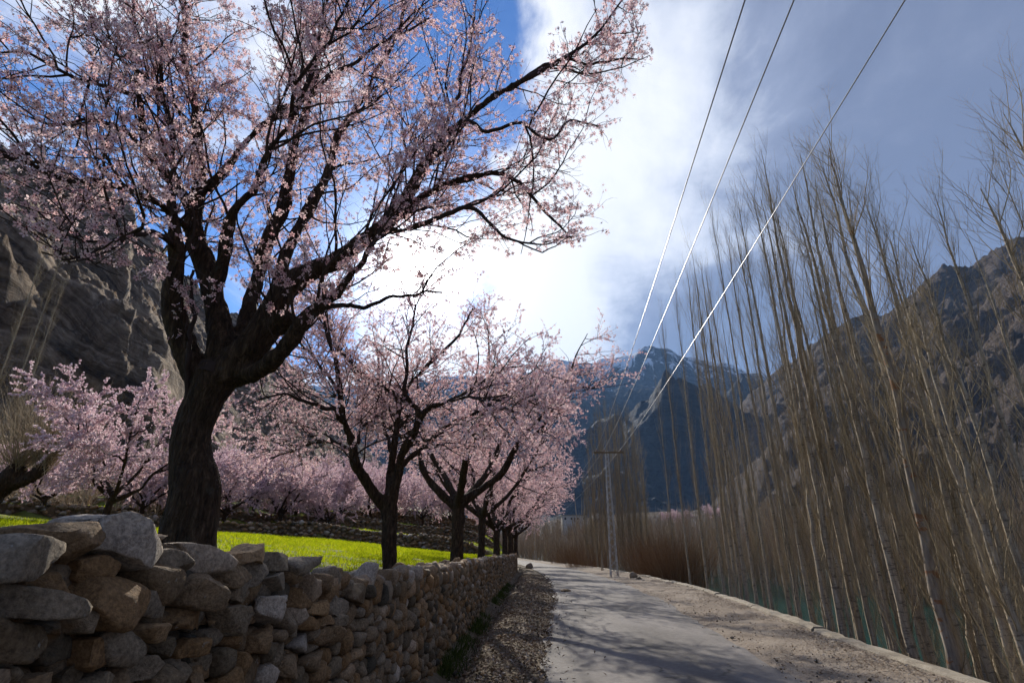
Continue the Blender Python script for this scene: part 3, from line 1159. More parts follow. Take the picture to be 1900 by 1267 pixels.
# coping stones thrown on top, two or three deep
s_ = 4.0
while s_ < 56:
    wd = rng.uniform(0.13, 0.27) * (1 + s_ / 60)
    for row in range(3):
        y0 = s_ + rng.uniform(-.05, .05)
        k = int(rng.integers(6, 9))
        an = np.sort(rng.uniform(0, 2 * math.pi, k) * 0.35 + np.arange(k) / k * 2 * math.pi * 0.65 + 0.3)
        hh = rng.uniform(0.05, 0.11) * (1.5 if rng.random() < 0.12 else 1)
        poly = np.stack([y0 + np.cos(an) * wd * 0.52, np.sin(an) * hh], 1)
        dist = max(2, s_)
        sub = 3 if dist < 8 else (2 if dist < 22 else 1)
        p, f, c = stone_from_poly(poly, rng.uniform(0.08, 0.13), sub, rng, 0.08, 4.0, 3, (0.5, 0.9))
        V = wall_xyz(p, (c[0], float(Ztop(s_)) + hh * 0.45 - 0.01 + rng.uniform(-.015, .02)), -0.07 - 0.17 * row + rng.uniform(-.03, .03))
        tint = float(np.clip(rng.choice([0.3, 0.5, 0.62, 0.8, 0.97]) + rng.normal() * 0.06, 0, 1))
        _, _, ff = project(V.mean(0))
        stones.append((V, f, tint, V.mean(0), wd * hh * 2 / ff[0] ** 2 * 1e5))
    s_ += wd * 0.95

wall = empty('drystone_wall', (float(Wl(8)), 8.0, float(Zr(8))), label='rough drystone wall of brown and grey boulders running along the road under the blossom trees', cat='wall')
wall['kind'] = 'thing'
wl = Vector(wall.location)
stones.sort(key=lambda s: -s[4])
for V, f, tint, c, vis in stones[:300]:
    me = mesh_np('stone', V - c, [f], ['stone'], True, None, np.full(len(f), tint))
    o = link('stone', me, wall, Vector(c) - wl)
A = Acc()
for V, f, tint, c, vis in stones[300:]:
    A.add(V, f, tint)
me = A.mesh('smaller_stones', ['stone'], True)
o = link('smaller_stones', me, wall, -wl, kind='stuff')
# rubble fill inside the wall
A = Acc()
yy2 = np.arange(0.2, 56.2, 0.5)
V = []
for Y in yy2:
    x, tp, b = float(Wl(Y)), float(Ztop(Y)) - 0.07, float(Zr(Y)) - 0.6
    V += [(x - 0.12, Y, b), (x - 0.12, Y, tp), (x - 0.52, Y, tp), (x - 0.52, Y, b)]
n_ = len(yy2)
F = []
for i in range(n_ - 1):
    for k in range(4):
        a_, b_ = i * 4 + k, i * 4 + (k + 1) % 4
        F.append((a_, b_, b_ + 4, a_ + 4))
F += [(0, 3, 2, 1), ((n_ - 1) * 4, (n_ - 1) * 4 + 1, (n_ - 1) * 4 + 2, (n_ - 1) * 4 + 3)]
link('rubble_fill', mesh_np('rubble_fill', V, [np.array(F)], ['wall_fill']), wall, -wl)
print('wall', len(stones))


def rock(size, sub, r, flat=0.7):
    v, f = ICO[sub]
    p = v * np.array([1, r.uniform(0.7, 1.1), flat * r.uniform(0.7, 1.1)]) * size
    for i in range(4):
        n = unit(r.normal(size=3))
        s = p @ n
        p = p - np.outer(np.maximum(s - np.max(s) * r.uniform(0.5, 0.85), 0) * 0.93, n)
    p = p + unit(p) * (size * 0.08 * fbm(p / size * 1.5 + r.uniform(0, 50, 3), 2, int(r.integers(99))))[:, None]
    a = r.uniform(0, 6.28)
    R_ = np.array([[math.cos(a), -math.sin(a), 0], [math.sin(a), math.cos(a), 0], [0, 0, 1]])
    return p @ R_.T, f


# terrace walls of the orchard: far stones, too small to pick apart singly
rock_lib = [rock(1.0, 1, rng, 0.8) for _ in range(14)]
terr_names = ['low drystone terrace wall at the far edge of the bright green field',
              'second drystone terrace wall above the green field',
              'third drystone terrace wall stepping up through the orchard',
              'topmost drystone terrace wall below the rocky hillside']
for ti_, (fn, h) in enumerate(TERR):
    root = empty('terrace_wall', (-14, float(fn(-14)), float(Zf(-14, fn(-14) - 0.6))), label=terr_names[ti_], cat='wall', group='terrace walls of the orchard')
    root['kind'] = 'thing'
    rl = np.array(root.location)
    A = Acc()
    core_ = []
    X = -46.0
    while X < -1.6 - 0.05 * ti_:
        Y = float(fn(X))
        if Wl(Y) - 1.0 < X:
            X += 0.3
            continue
        zb = float(Zf(X, Y - 0.5))
        hh = float(Zf(X, Y + 0.8)) - zb + 0.12 + 0.1 * math.sin(X * 0.9)
        sz = 0.24 if ti_ < 2 else 0.28
        nr = max(3, int(hh / (sz * 0.75)))
        for j in range(nr):
            v, f = rock_lib[int(rng.integers(14))]
            s2 = sz * rng.uniform(0.38, 0.9)
            A.add(v * s2 * np.array([1.1, 1, .9]) + np.array([X + rng.uniform(-.06, .06), Y - 0.22 + rng.uniform(-.09, .09), zb + (j + 0.5 + rng.uniform(-0.45, 0.45)) * hh / nr]), f, float(np.clip(rng.normal(0.62, 0.24), 0, 1)))
        core_.append((X, Y, zb, hh))
        X += sz * rng.uniform(0.6, 0.85)
    A.v = [v - rl for v in A.v]
    V = []
    for X, Y, zb, hh in core_:
        V += [(X, Y - 0.16, zb - 0.3), (X, Y - 0.14, zb + hh * 0.93), (X, Y + 0.45, zb + hh * 0.93), (X, Y + 0.5, zb - 0.3)]
    idx = np.arange(len(V)).reshape(-1, 4)
    f4 = np.concatenate([np.stack([idx[:-1, k], idx[:-1, k + 1], idx[1:, k + 1], idx[1:, k]], 1) for k in range(3)])
    link('rubble_fill', mesh_np('rubble_fill', np.array(V) - rl, [f4], ['stone'], False, None, np.full(len(f4), 0.25)), root)
    link('stones', A.mesh('stones', ['stone'], True), root, kind='stuff')
print('terraces')


# ------------------------------------------------------------------ trees
class Limbs:
    """a bundle of branches with the same number of points"""
    def __init__(self, P, R):
        self.P, self.R = P, R
        self.len = np.linalg.norm(np.diff(P, axis=1), axis=2).sum(1)


def spawn(par, count, t0, t1, L, ang, up, npts, wob, rk, r, out=None, outk=0.0, tip=0.25, rise=0.0, rmax=9.0):
    wgt = par.len / par.len.sum()
    i = r.choice(len(par.len), count, p=wgt)
    q = r.uniform(t0, t1, count)
    n = par.P.shape[1]
    fi = q * (n - 1)
    k = np.minimum(fi.astype(int), n - 2)
    fr = (fi - k)[:, None]
    A_, B_ = par.P[i, k], par.P[i, k + 1]
    base = A_ + (B_ - A_) * fr
    tan = unit(B_ - A_)
    prad = par.R[i, k]
    rv = r.normal(size=(count, 3))
    perp = unit(rv - tan * (rv * tan).sum(1, keepdims=True))
    a = np.radians(r.uniform(ang[0], ang[1], count))[:, None]
    d = np.cos(a) * tan + np.sin(a) * perp
    d[:, 2] += up
    if out is not None:
        d += unit(base - out) * outk
    d = unit(d)
    ln = r.uniform(L[0], L[1], count) * (1.15 - 0.45 * q)
    r0 = np.minimum(np.minimum(prad * 0.75, ln * rk), rmax)
    P = np.zeros((count, npts, 3))
    P[:, 0] = base
    st = (ln / (npts - 1))[:, None]
    for j in range(1, npts):
        d = d + r.normal(size=(count, 3)) * wob
        d[:, 2] += rise
        d = unit(d)
        P[:, j] = P[:, j - 1] + d * st
    R = r0[:, None] * np.linspace(1, tip, npts)[None, :]
    return Limbs(P, R)


def points_on(par, count, r, t0=0.1, t1=1.0):
    wgt = par.len / par.len.sum()
    i = r.choice(len(par.len), count, p=wgt)
    q = r.uniform(t0, t1, count)
    n = par.P.shape[1]
    fi = q * (n - 1)
    k = np.minimum(fi.astype(int), n - 2)
    fr = (fi - k)[:, None]
    A_, B_ = par.P[i, k], par.P[i, k + 1]
    return A_ + (B_ - A_) * fr, unit(B_ - A_)


def frames(count, r, nrm):
    n = unit(nrm)
    rv = r.normal(size=(count, 3))
    u = unit(np.cross(n, rv))
    v = np.cross(n, u)
    return np.stack([u, v, n], 1)        # rows


def flower_template(kind):
    v, f, m = [], [], []
    if kind == 'full':
        for k in range(5):
            a = k * 2 * math.pi / 5
            c, s = math.cos(a), math.sin(a)
            pts = [(0.10, 0, 0.0), (0.58, -0.30, 0.16), (1.0, -0.13, 0.30), (1.0, 0.13, 0.30), (0.58, 0.30, 0.16)]
            b = len(v)
            v += [(x * c - y * s, x * s + y * c, z) for x, y, z in pts]
            f += [(b, b + 1, b + 4), (b + 1, b + 2, b + 3), (b + 1, b + 3, b + 4)]
            m += [0, 0, 0]
        b = len(v)
        v += [(0.26, 0, 0.10), (-0.13, 0.22, 0.10), (-0.13, -0.22, 0.10), (0, 0, -0.5)]
        f += [(b, b + 1, b + 2), (b, b + 3, b + 1), (b + 1, b + 3, b + 2), (b + 2, b + 3, b)]
        m += [1, 1, 1, 1]
    elif kind == 'star':
        for k in range(5):
            a = k * 2 * math.pi / 5
            pts = [(0.0, 0, 0.0), (math.cos(a - .42), math.sin(a - .42), 0.3), (math.cos(a + .42), math.sin(a + .42), 0.3)]
            b = len(v)
            v += pts
            f.append((b, b + 1, b + 2))
            m.append(0)
        b = len(v)
        v += [(0.22, 0, 0.06), (-0.11, 0.19, 0.06), (0, 0, -0.5)]
        f += [(b, b + 1, b + 2)]
        m += [1]
    else:
        v = [(-0.9, -0.5, 0.1), (0.8, -0.6, -0.15), (0.1, 0.95, 0.25), (-0.6, 0.2, 0.9), (0.6, 0.3, -0.9)]
        f = [(0, 1, 2), (0, 3, 4)]
        m = [0, 0]
    return np.array(v, float), np.array(f), np.array(m)


def flowers(pos, nrm, size, kind, r, mats):
    tv, tf, tm = flower_template(kind)
    n = len(pos)
    fr = frames(n, r, nrm)
    V = np.einsum('vk,nkj->nvj', tv, fr) * size[:, None, None] + pos[:, None, :]
    F = (tf[None] + (np.arange(n) * len(tv))[:, None, None]).reshape(-1, 3)
    ti = np.repeat(np.clip(r.beta(2.2, 1.6, n), 0, 1), len(tf))
    return mesh_np('blossoms', V.reshape(-1, 3), [F], mats, False, np.tile(tm, n), ti)


def fuse(paths, voxel, name, amp=0.012, seed=1, sm=3):
    """tubes melted into one continuous trunk; a path is an (n,4) array of x, y, z, radius"""
    A = Acc()
    for p in paths:
        A.tubes(p[None, :, :3], p[None, :, 3], 14, cap=True)
    me = A.mesh('fuse', [])
    o = bpy.data.objects.new('fuse', me)
    COL.objects.link(o)
    md = o.modifiers.new('r', 'REMESH')
    md.mode = 'VOXEL'
    md.voxel_size = voxel
    md2 = o.modifiers.new('s', 'SMOOTH')
    md2.iterations = sm
    md2.factor = 0.5
    dg = bpy.context.evaluated_depsgraph_get()
    res = bpy.data.meshes.new_from_object(o.evaluated_get(dg))
    bpy.data.objects.remove(o)
    n = len(res.vertices)
    co = np.zeros(n * 3)
    no = np.zeros(n * 3)
    res.vertices.foreach_get('co', co)
    res.vertices.foreach_get('normal', no)
    co, no = co.reshape(-1, 3), no.reshape(-1, 3)
    a = np.arctan2(co[:, 1] - co[:, 1].mean(), co[:, 0] - co[:, 0].mean())
    h = fbm(co * np.array([16, 16, 3.2]), 4, seed, 0.6) * amp + fbm(co * np.array([3.5, 3.5, 2.0]), 3, seed + 9) * amp * 2.0
    res.vertices.foreach_set('co', (co + no * h[:, None]).ravel())
    res.name = name
    res.polygons.foreach_set('use_smooth', np.ones(len(res.polygons), bool))
    res.materials.clear()
    res.materials.append(MATS['bark'])
    res.update()
    return res


def trace(pts, base):
    """pts: (px, py, Y, width in px) -> (n,4) local x, y, z, radius"""
    out = []
    for px, py, Y, wd in pts:
        p = at_y(px, py, Y)
        f = project(p)[2][0]
        out.append([*(p - base), wd / 2 * f / FPX])
    return np.array(out)


def blossom_tree(name, limbs_raw, base, r, label, group, levels, kind, nfl, fsize, voxel, mats=('petal', 'calyx'), centre=None, amp=0.012, parts=0, trunk_min=0.03, keep=None):
    """limbs_raw: list of (n,4) local paths, the first is the trunk"""
    root = empty(name, tuple(base), label=label, cat='tree', group=group)
    paths = [resample(p, 40) for p in limbs_raw]
    for i_, p in enumerate(paths[1:]):
        wob_ = np.stack([fbm(np.stack([np.linspace(0, 9, 40) + 31 * i_ + 7 * c_, np.zeros(40), np.zeros(40)], 1), 3, 400 + c_) for c_ in range(3)], 1)
        p[:, :3] += wob_ * (np.clip(p[:, 3], 0.006, 0.03) * 1.5)[:, None] * np.clip(np.linspace(0, 4, 40), 0, 1)[:, None]
    thick = []
    for p in paths:
        k = int(np.sum(p[:, 3] > trunk_min))
        if k > 4:
            thick.append(p[:k])
    link('trunk', fuse(thick, voxel, 'trunk', amp, int(r.integers(90))), root)
    main = Limbs(np.array([p[:, :3] for p in paths]), np.array([p[:, 3] for p in paths]))
    A = Acc()
    for p in paths:
        k = int(np.sum(p[:, 3] > trunk_min))
        q = p[max(0, k - 3):]
        if len(q) > 2:
            A.tubes(q[None, :, :3], q[None, :, 3], 8, 0.3)
    src = Limbs(main.P[1:], main.R[1:])
    if centre is None:
        centre = main.P.reshape(-1, 3).mean(0)
    lv = []
    for li, kw in enumerate(levels):
        if kw.get('src') == 'all':
            P_ = [src] + lv
            nn = kw['npts']
        par = src if li == 0 or kw.get('par') == 0 else lv[li - 1]
        b = spawn(par, kw['n'], kw.get('t0', 0.15), kw.get('t1', 1.0), kw['L'], kw['ang'], kw['up'], kw['npts'], kw['wob'], kw['rk'], r, centre, kw.get('outk', 0.3), kw.get('tip', 0.3), kw.get('rise', 0.0), kw.get('rmax', 9))
        if keep is not None:
            ok = keep(b.P + np.array(base))
            b = Limbs(b.P[ok], b.R[ok])
        lv.append(b)
        A.tubes(b.P, b.R, 5 if li == 0 else 4 if li == 1 else 3, r.uniform(0, 1, len(b.P)))
    link('branches', A.mesh('branches', ['twig'], True), root, kind='stuff')
    pos, nr = [], []
    for li, cnt in nfl:
        p, tg = points_on(lv[li], cnt, r, 0.12, 1.02)
        nn = unit(r.normal(size=p.shape) + unit(p - centre) * 0.5)
        if kind == 'full':
            k3 = len(p) // 3
            p = np.repeat(p[:k3], 3, axis=0) + r.normal(size=(k3 * 3, 3)) * fsize * 0.85
            nn = nn[:k3 * 3]
        p = p + nn * fsize * r.uniform(0.3, 1.1, len(p))[:, None]
        pos.append(p)
        nr.append(nn)
    pos, nr = np.concatenate(pos), np.concatenate(nr)
    size = fsize * r.uniform(0.65, 1.15, len(pos))
    if parts:
        px, py, ff = project(pos + np.array(base))
        vis = np.where((px > 0) & (px < 1900) & (py > 0) & (py < 1267) & (ff > 0.3), size / ff, 0)
        big = np.argsort(-vis)[:parts]
        sel = np.zeros(len(pos), bool)
        sel[big] = True
        tv, tf, tm = flower_template('full')
        protos = [mesh_np('blossom', tv, [tf], mats, False, tm, np.full(len(tf), q)) for q in (0.35, 0.6, 0.9)]
        fr = frames(len(big), r, nr[big])
        for j, b in enumerate(big):
            o = link('blossom', protos[j % 3], root)
            o.matrix_local = Matrix.Translation(pos[b]) @ Matrix(fr[j].T.tolist()).to_4x4() @ Matrix.Scale(float(size[b]), 4)
        pos, nr, size = pos[~sel], nr[~sel], size[~sel]
    link('blossoms', flowers(pos, nr, size, kind, r, mats), root, kind='stuff')
    return root


# --- the great tree by the heap of stones, its limbs followed from the photograph
B1 = np.array([*at_y(352, 1010, 5.0)[:2], 0.0])
B1[2] = float(Zf(B1[0], B1[1])) - 0.05
T = lambda pts: trace(pts, B1)
L1 = [
    T([(350, 1065, 5.0, 102), (351, 1010, 5.0, 88), (356, 950, 5.0, 88), (360, 900, 5.0, 86), (352, 850, 5.0, 76), (358, 800, 5.0, 70), (376, 750, 5.0, 72), (398, 705, 5.0, 78), (410, 680, 5.0, 66)]),
    T([(385, 722, 5.0, 60), (352, 668, 4.95, 46), (331, 610, 4.9, 42), (326, 555, 4.85, 40), (331, 500, 4.8, 32), (328, 450, 4.75, 24), (320, 390, 4.7, 17), (318, 320, 4.7, 13), (316, 240, 4.7, 10), (305, 150, 4.7, 7), (300, 60, 4.7, 4)]),
    T([(404, 700, 5.0, 60), (409, 640, 5.05, 44), (404, 590, 5.1, 42), (388, 540, 5.1, 40), (374, 490, 5.15, 36), (360, 432, 5.2, 31), (366, 350, 5.25, 24), (365, 260, 5.2, 17), (360, 185, 5.1, 13), (348, 110, 5.1, 10), (343, 20, 5.1, 8), (340, -80, 5.1, 4)]),
    T([(396, 570, 5.1, 30), (404, 500, 5.0, 26), (421, 430, 4.9, 22), (446, 380, 4.8, 20), (475, 332, 4.8, 17), (494, 287, 4.75, 14), (538, 221, 4.7, 11), (556, 180, 4.7, 9), (590, 90, 4.7, 6), (610, -30, 4.7, 4)]),
    T([(425, 690, 5.0, 52), (452, 610, 5.3, 30), (468, 545, 5.5, 28), (482, 500, 5.7, 27), (506, 440, 5.8, 25), (528, 392, 5.9, 24), (538, 340, 6.0, 20), (546, 276, 6.1, 17), (564, 206, 6.2, 14), (580, 130, 6.2, 9), (586, 20, 6.2, 6)]),
    T([(500, 590, 5.5, 26), (520, 500, 5.7, 25), (553, 416, 5.9, 22), (597, 343, 6.1, 19), (619, 280, 6.2, 15), (648, 217, 6.3, 11), (690, 160, 6.4, 8), (740, 60, 6.5, 5), (760, -40, 6.6, 3)]),
    T([(415, 700, 5.0, 70), (450, 665, 5.0, 66), (482, 630, 5.0, 60), (504, 580, 5.05, 52), (532, 533, 5.1, 42), (582, 503, 5.1, 36), (633, 478, 5.1, 33), (677, 442, 5.1, 29), (716, 415, 5.1, 25), (777, 331, 5.15, 18), (812, 270, 5.2, 16), (861, 221, 5.2, 14), (918, 177, 5.2, 12), (967, 150, 5.2, 10), (1020, 119, 5.2, 8), (1077, 88, 5.2, 6), (1121, 44, 5.2, 4), (1160, -10, 5.2, 3)]),
    T([(500, 610, 5.0, 40), (520, 598, 4.95, 34), (536, 592, 4.9, 32)]),
    T([(440, 695, 5.0, 40), (475, 688, 4.9, 32), (510, 670, 4.8, 29), (534, 643, 4.7, 27), (556, 607, 4.65, 24), (588, 573, 4.6, 20), (630, 537, 4.6, 16), (660, 493, 4.6, 12), (691, 445, 4.55, 9), (720, 390, 4.5, 6), (742, 330, 4.5, 3)]),
    T([(716, 415, 5.1, 18), (760, 385, 5.3, 14), (830, 345, 5.5, 12), (880, 330, 5.6, 10), (930, 330, 5.6, 8), (975, 353, 5.6, 7), (1024, 408, 5.6, 5), (1060, 440, 5.6, 3)]),
    T([(690, 440, 5.1, 14), (760, 420, 4.8, 11), (834, 402, 4.7, 9), (883, 384, 4.6, 8), (918, 420, 4.6, 6), (949, 442, 4.6, 5), (1011, 451, 4.6, 3), (1060, 430, 4.6, 2)]),
    T([(588, 573, 4.6, 12), (640, 566, 4.7, 9), (700, 560, 4.8, 7), (760, 545, 4.9, 5), (820, 540, 5.0, 3)]),
    T([(383, 352, 5.2, 18), (430, 300, 5.3, 15), (460, 265, 5.4, 13), (534, 206, 5.6, 11), (608, 147, 5.8, 8), (700, 85, 6.0, 5), (800, 30, 6.2, 3)]),
    T([(354, 390, 5.2, 18), (313, 324, 5.1, 15), (280, 287, 5.0, 12), (258, 203, 4.9, 11), (247, 150, 4.85, 9), (254, 92, 4.8, 6), (250, 0, 4.8, 4)]),
    T([(247, 177, 4.85, 9), (205, 160, 4.5, 8), (162, 151, 4.2, 7), (110, 133, 3.9, 6), (55, 100, 3.7, 5), (-10, 99, 3.5, 3)]),
    T([(352, 428, 5.2, 16), (295, 383, 4.5, 12), (221, 350, 4.0, 10), (158, 339, 3.6, 9), (74, 309, 3.2, 8), (-20, 275, 2.9, 5)]),
    T([(330, 460, 4.75, 12), (270, 430, 4.2, 9), (215, 445, 3.8, 7), (170, 470, 3.5, 5), (120, 480, 3.3, 4), (80, 470, 3.1, 3)]),
    T([(280, 287, 5.0, 9), (215, 235, 4.6, 7), (160, 225, 4.3, 6), (100, 230, 4.0, 5), (40, 210, 3.8, 3)]),
    T([(861, 221, 5.2, 9), (900, 240, 5.0, 7), (960, 230, 4.9, 6), (1020, 260, 4.8, 5), (1060, 225, 4.8, 4), (1110, 235, 4.8, 3)]),
    T([(967, 150, 5.2, 7), (1040, 110, 5.4, 6), (1090, 120, 5.5, 5), (1140, 110, 5.6, 4), (1190, 110, 5.6, 2)]),
    T([(538, 221, 4.7, 8), (560, 140, 4.3, 7), (620, 60, 4.1, 5), (660, -30, 4.0, 3)]),
    T([(777, 331, 5.15, 10), (830, 240, 5.9, 8), (860, 130, 6.4, 6), (880, 30, 6.6, 4)]),
    T([(345, 760, 4.9, 9), (350, 650, 4.8, 9), (354, 560, 4.75, 7), (360, 500, 4.7, 5)]),
    T([(322, 960, 5.05, 16), (308, 985, 4.9, 18), (300, 1030, 4.85, 22)]),
]
cen1 = at_y(600, 330, 5.2) - B1
cen1[2] -= 1.0


def keep1(P):
    """no twig pokes into the lens or out over the road"""
    px, py, ff = project(P[:, -1])
    d = np.linalg.norm(P[:, -1] - np.array([0, 0, EYE]), axis=1)
    lim = np.interp(py, [-400, 0, 100, 130, 250, 420, 480, 560, 640], [1205, 1205, 1212, 1212, 1150, 1150, 1090, 860, 560])
    low = np.interp(px, [0, 150, 330, 420, 560, 700, 850, 1000, 1130], [400, 480, 640, 560, 600, 560, 500, 470, 440])
    return (d > 2.0) & (ff > 1.5) & ((px < lim) | (py < -200)) & (py < low)


blossom_tree('blossom_tree', L1, B1, np.random.default_rng(11),
             'largest blossom tree, thick dark trunk and forked limbs, behind the heap of big stones', 'blossom trees along the wall',
             [dict(n=380, L=(0.7, 1.7), ang=(30, 75), up=0.18, npts=9, wob=0.16, rk=0.011, t0=0.2, outk=0.25, rise=0.03, rmax=0.02),
              dict(n=2100, L=(0.3, 0.9), ang=(30, 70), up=0.1, npts=7, wob=0.18, rk=0.008, outk=0.2, rise=0.02, rmax=0.007),
              dict(n=5000, L=(0.10, 0.35), ang=(30, 80), up=0.05, npts=4, wob=0.16, rk=0.010, outk=0.1, rmax=0.003),
              dict(n=1100, L=(0.15, 0.6), ang=(25, 80), up=0.1, npts=5, wob=0.18, rk=0.009, outk=0.2, rmax=0.005, par=0, t0=0.45)],
             'full', [(1, 9000), (2, 20500), (3, 6000)], 0.0265, 0.024, centre=cen1, amp=0.010, parts=200, trunk_min=0.028, keep=keep1)

# --- second tree of the row
Y2 = 11.4
B2 = np.array([*at_y(724, 1068, Y2)[:2], 0.0])
B2[2] = float(Zf(B2[0], B2[1])) - 0.05
Z2 = lambda L_: trace([(520 + x / 2.754, 620 + y / 2.754, Y2 + dy, w_) for x, y, dy, w_ in L_], B2)
L2 = [
    Z2([(561, 1290, 0, 36), (560, 1240, 0, 31), (558, 1100, 0, 28), (553, 980, 0, 28), (552, 880, 0, 30), (556, 830, 0, 26)]),
    Z2([(545, 900, 0, 22), (500, 840, -.1, 20), (440, 750, -.3, 18), (392, 660, -.5, 17), (368, 560, -.6, 15), (320, 430, -.8, 12), (295, 250, -1, 10), (275, 100, -1.1, 7), (235, -60, -1.2, 5), (200, -220, -1.2, 3)]),
    Z2([(556, 860, 0, 22), (565, 700, .1, 17), (577, 580, .2, 14), (600, 450, .3, 13), (598, 340, .3, 11), (560, 285, .3, 9), (410, 190, .3, 7), (290, 60, .3, 5), (260, -100, .3, 3)]),
    Z2([(570, 850, 0, 22), (600, 690, -.1, 18), (660, 545, -.3, 15), (712, 430, -.5, 14), (700, 365, -.5, 10), (640, 300, -.5, 8), (640, 150, -.5, 6), (660, 20, -.5, 5), (690, -150, -.5, 3)]),
    Z2([(712, 430, -.5, 10), (770, 370, -.6, 9), (860, 340, -.8, 8), (960, 300, -1, 6), (1100, 200, -1.2, 5), (1250, 160, -1.4, 3)]),
    Z2([(600, 700, 0, 12), (660, 630, .4, 11), (740, 570, .8, 10), (860, 460, 1.2, 8), (1010, 395, 1.5, 6), (1150, 330, 1.7, 5), (1330, 300, 2.0, 3)]),
    Z2([(600, 400, .3, 9), (640, 285, .5, 9), (730, 180, .7, 8), (830, 90, .9, 7), (900, 10, 1, 5), (980, -130, 1.1, 3)]),
    Z2([(340, 480, -.7, 9), (270, 390, -1.2, 8), (170, 360, -1.8, 7), (90, 335, -2.3, 6), (0, 310, -2.8, 4), (-120, 330, -3.2, 3)]),
    Z2([(375, 590, -.6, 8), (300, 560, -.2, 6), (170, 560, .3, 5), (60, 590, .8, 4), (-60, 640, 1.2, 3)]),
    Z2([(400, 560, -.5, 8), (420, 480, .2, 6), (480, 420, .8, 5), (500, 300, 1.2, 3)]),
    Z2([(556, 600, .2, 7), (545, 480, .9, 6), (525, 380, 1.4, 5), (540, 250, 1.8, 3)]),
    Z2([(300, 300, -1, 7), (200, 160, -.4, 6), (110, 60, .1, 5), (60, -80, .5, 3)]),
    Z2([(860, 340, -.8, 6), (1000, 330, -2, 5), (1150, 380, -3, 4), (1300, 420, -3.6, 3)]),
]


def keep2(P):
    px, py, ff = project(P[:, -1])
    lim = np.interp(py, [400, 500, 560, 650, 760, 830, 900], [900, 1000, 1060, 1085, 1085, 1060, 700])
    return (px < lim) & (py < 905)


lev_row = [dict(n=260, L=(0.8, 2.0), ang=(30, 80), up=0.12, npts=8, wob=0.16, rk=0.011, t0=0.2, outk=0.3, rmax=0.022),
           dict(n=1300, L=(0.4, 1.1), ang=(30, 75), up=0.05, npts=6, wob=0.18, rk=0.008, outk=0.2, rmax=0.009),
           dict(n=2600, L=(0.15, 0.5), ang=(30, 80), up=0.0, npts=4, wob=0.16, rk=0.010, outk=0.1, rmax=0.004)]
blossom_tree('blossom_tree', L2, B2, np.random.default_rng(12), 'blossom tree with one straight trunk forking into a wide V, beside the green field', 'blossom trees along the wall',
             lev_row, 'star', [(1, 16000), (2, 26000)], 0.024, 0.035, amp=0.012, trunk_min=0.04, keep=keep2)


# --- generic orchard tree
def orchard_limbs(r, H, spread, th, tr, nl, lean=0.0):
    top = np.array([lean * 0.3, 0.05, th])
    limbs = [np.array([[0, 0, -0.15, tr * 1.35], [0.0, 0, 0.1, tr * 1.15], [lean * .1, 0, th * 0.5, tr], [*top, tr * 0.95]])]
    a0 = r.uniform(0, 6.28)
    for k in range(nl):
        a = a0 + k * 2 * math.pi / nl + r.uniform(-.4, .4)
        s = spread * r.uniform(0.65, 1.1)
        h = H * r.uniform(0.78, 1.05)
        p0 = top + np.array([0, 0, -r.uniform(0.0, 0.35) - 0.1])
        pts = [[*p0, tr * 0.8]]
        for q in (0.2, 0.4, 0.62, 0.82, 1.0):
            e = q ** 0.8
            pts.append([p0[0] + math.cos(a) * s * e + r.normal() * .12, p0[1] + math.sin(a) * s * e + r.normal() * .12, p0[2] + (h - p0[2]) * q ** 1.15, tr * (0.62 * (1 - q) + 0.06)])
        limbs.append(np.array(pts))
        for j in range(2):
            b = np.array(pts[2 + j])
            a2 = a + r.uniform(-1.0, 1.0)
            ln = spread * r.uniform(0.4, 0.65)
            limbs.append(np.array([[*b[:3], b[3] * 0.8]] + [[b[0] + math.cos(a2) * ln * q, b[1] + math.sin(a2) * ln * q, b[2] + ln * q * r.uniform(.25, .7), b[3] * .8 * (1 - .85 * q)] for q in (.35, .7, 1.0)]))
    return limbs


row_specs = [  # px, base py, Y, H, spread, trunk height, trunk radius, limbs, seed, label
    (847, 1046, 18.5, 8.3, 4.7, 2.2, 0.20, 5, 21, ''),
    (893, 1040, 27.5, 8.2, 4.4, 2.4, 0.17, 5, 22, 'slim-trunked blossom tree, fourth of the row along the wall'),
    (921, 1034, 35.5, 8.0, 4.4, 2.0, 0.20, 5, 23, 'blossom tree fifth of the row along the wall, among crowded trunks'),
]
row_specs[0] = row_specs[0][:-1] + ('blossom tree leaning over the road, third of the row along the wall',)
row_roots = []
for px, py, Y, H, sp, th, tr, nl, sd, lab in row_specs:
    r = np.random.default_rng(sd)
    b = np.array([*at_y(px, py, Y)[:2], 0.0])
    b[2] = float(Zf(b[0], b[1])) - 0.05
    lm = orchard_limbs(r, H, sp, th, tr, nl)
    row_roots.append(blossom_tree('blossom_tree', lm, b, r, lab, 'blossom trees along the wall',
                     [dict(lev_row[0], n=240), dict(lev_row[1], n=1100), dict(lev_row[2], n=2000)], 'star', [(1, 12000), (2, 17000)], 0.031, 0.04, amp=0.012, trunk_min=0.045))
for k, (px, Y, rz, s, src, lab) in enumerate([
        (937, 43.0, 1.3, 1.0, 0, 'blossom tree sixth of the row along the wall, dense crown over the road'),
        (946, 50.0, 2.6, 0.95, 1, 'blossom tree seventh of the row along the wall, near its far end'),
        (957, 58.0, 4.1, 1.0, 2, 'blossom tree at the far end of the stone wall'),
        (950, 70.0, 0.7, 0.95, 0, 'blossom tree standing past the far end of the stone wall')]):
    p = at_y(px, 1030, Y)
    copy_tree(row_roots[src], (p[0], Y, float(Zf(p[0], Y)) - 0.05), rz, (s, s, s), lab)
print('row trees')

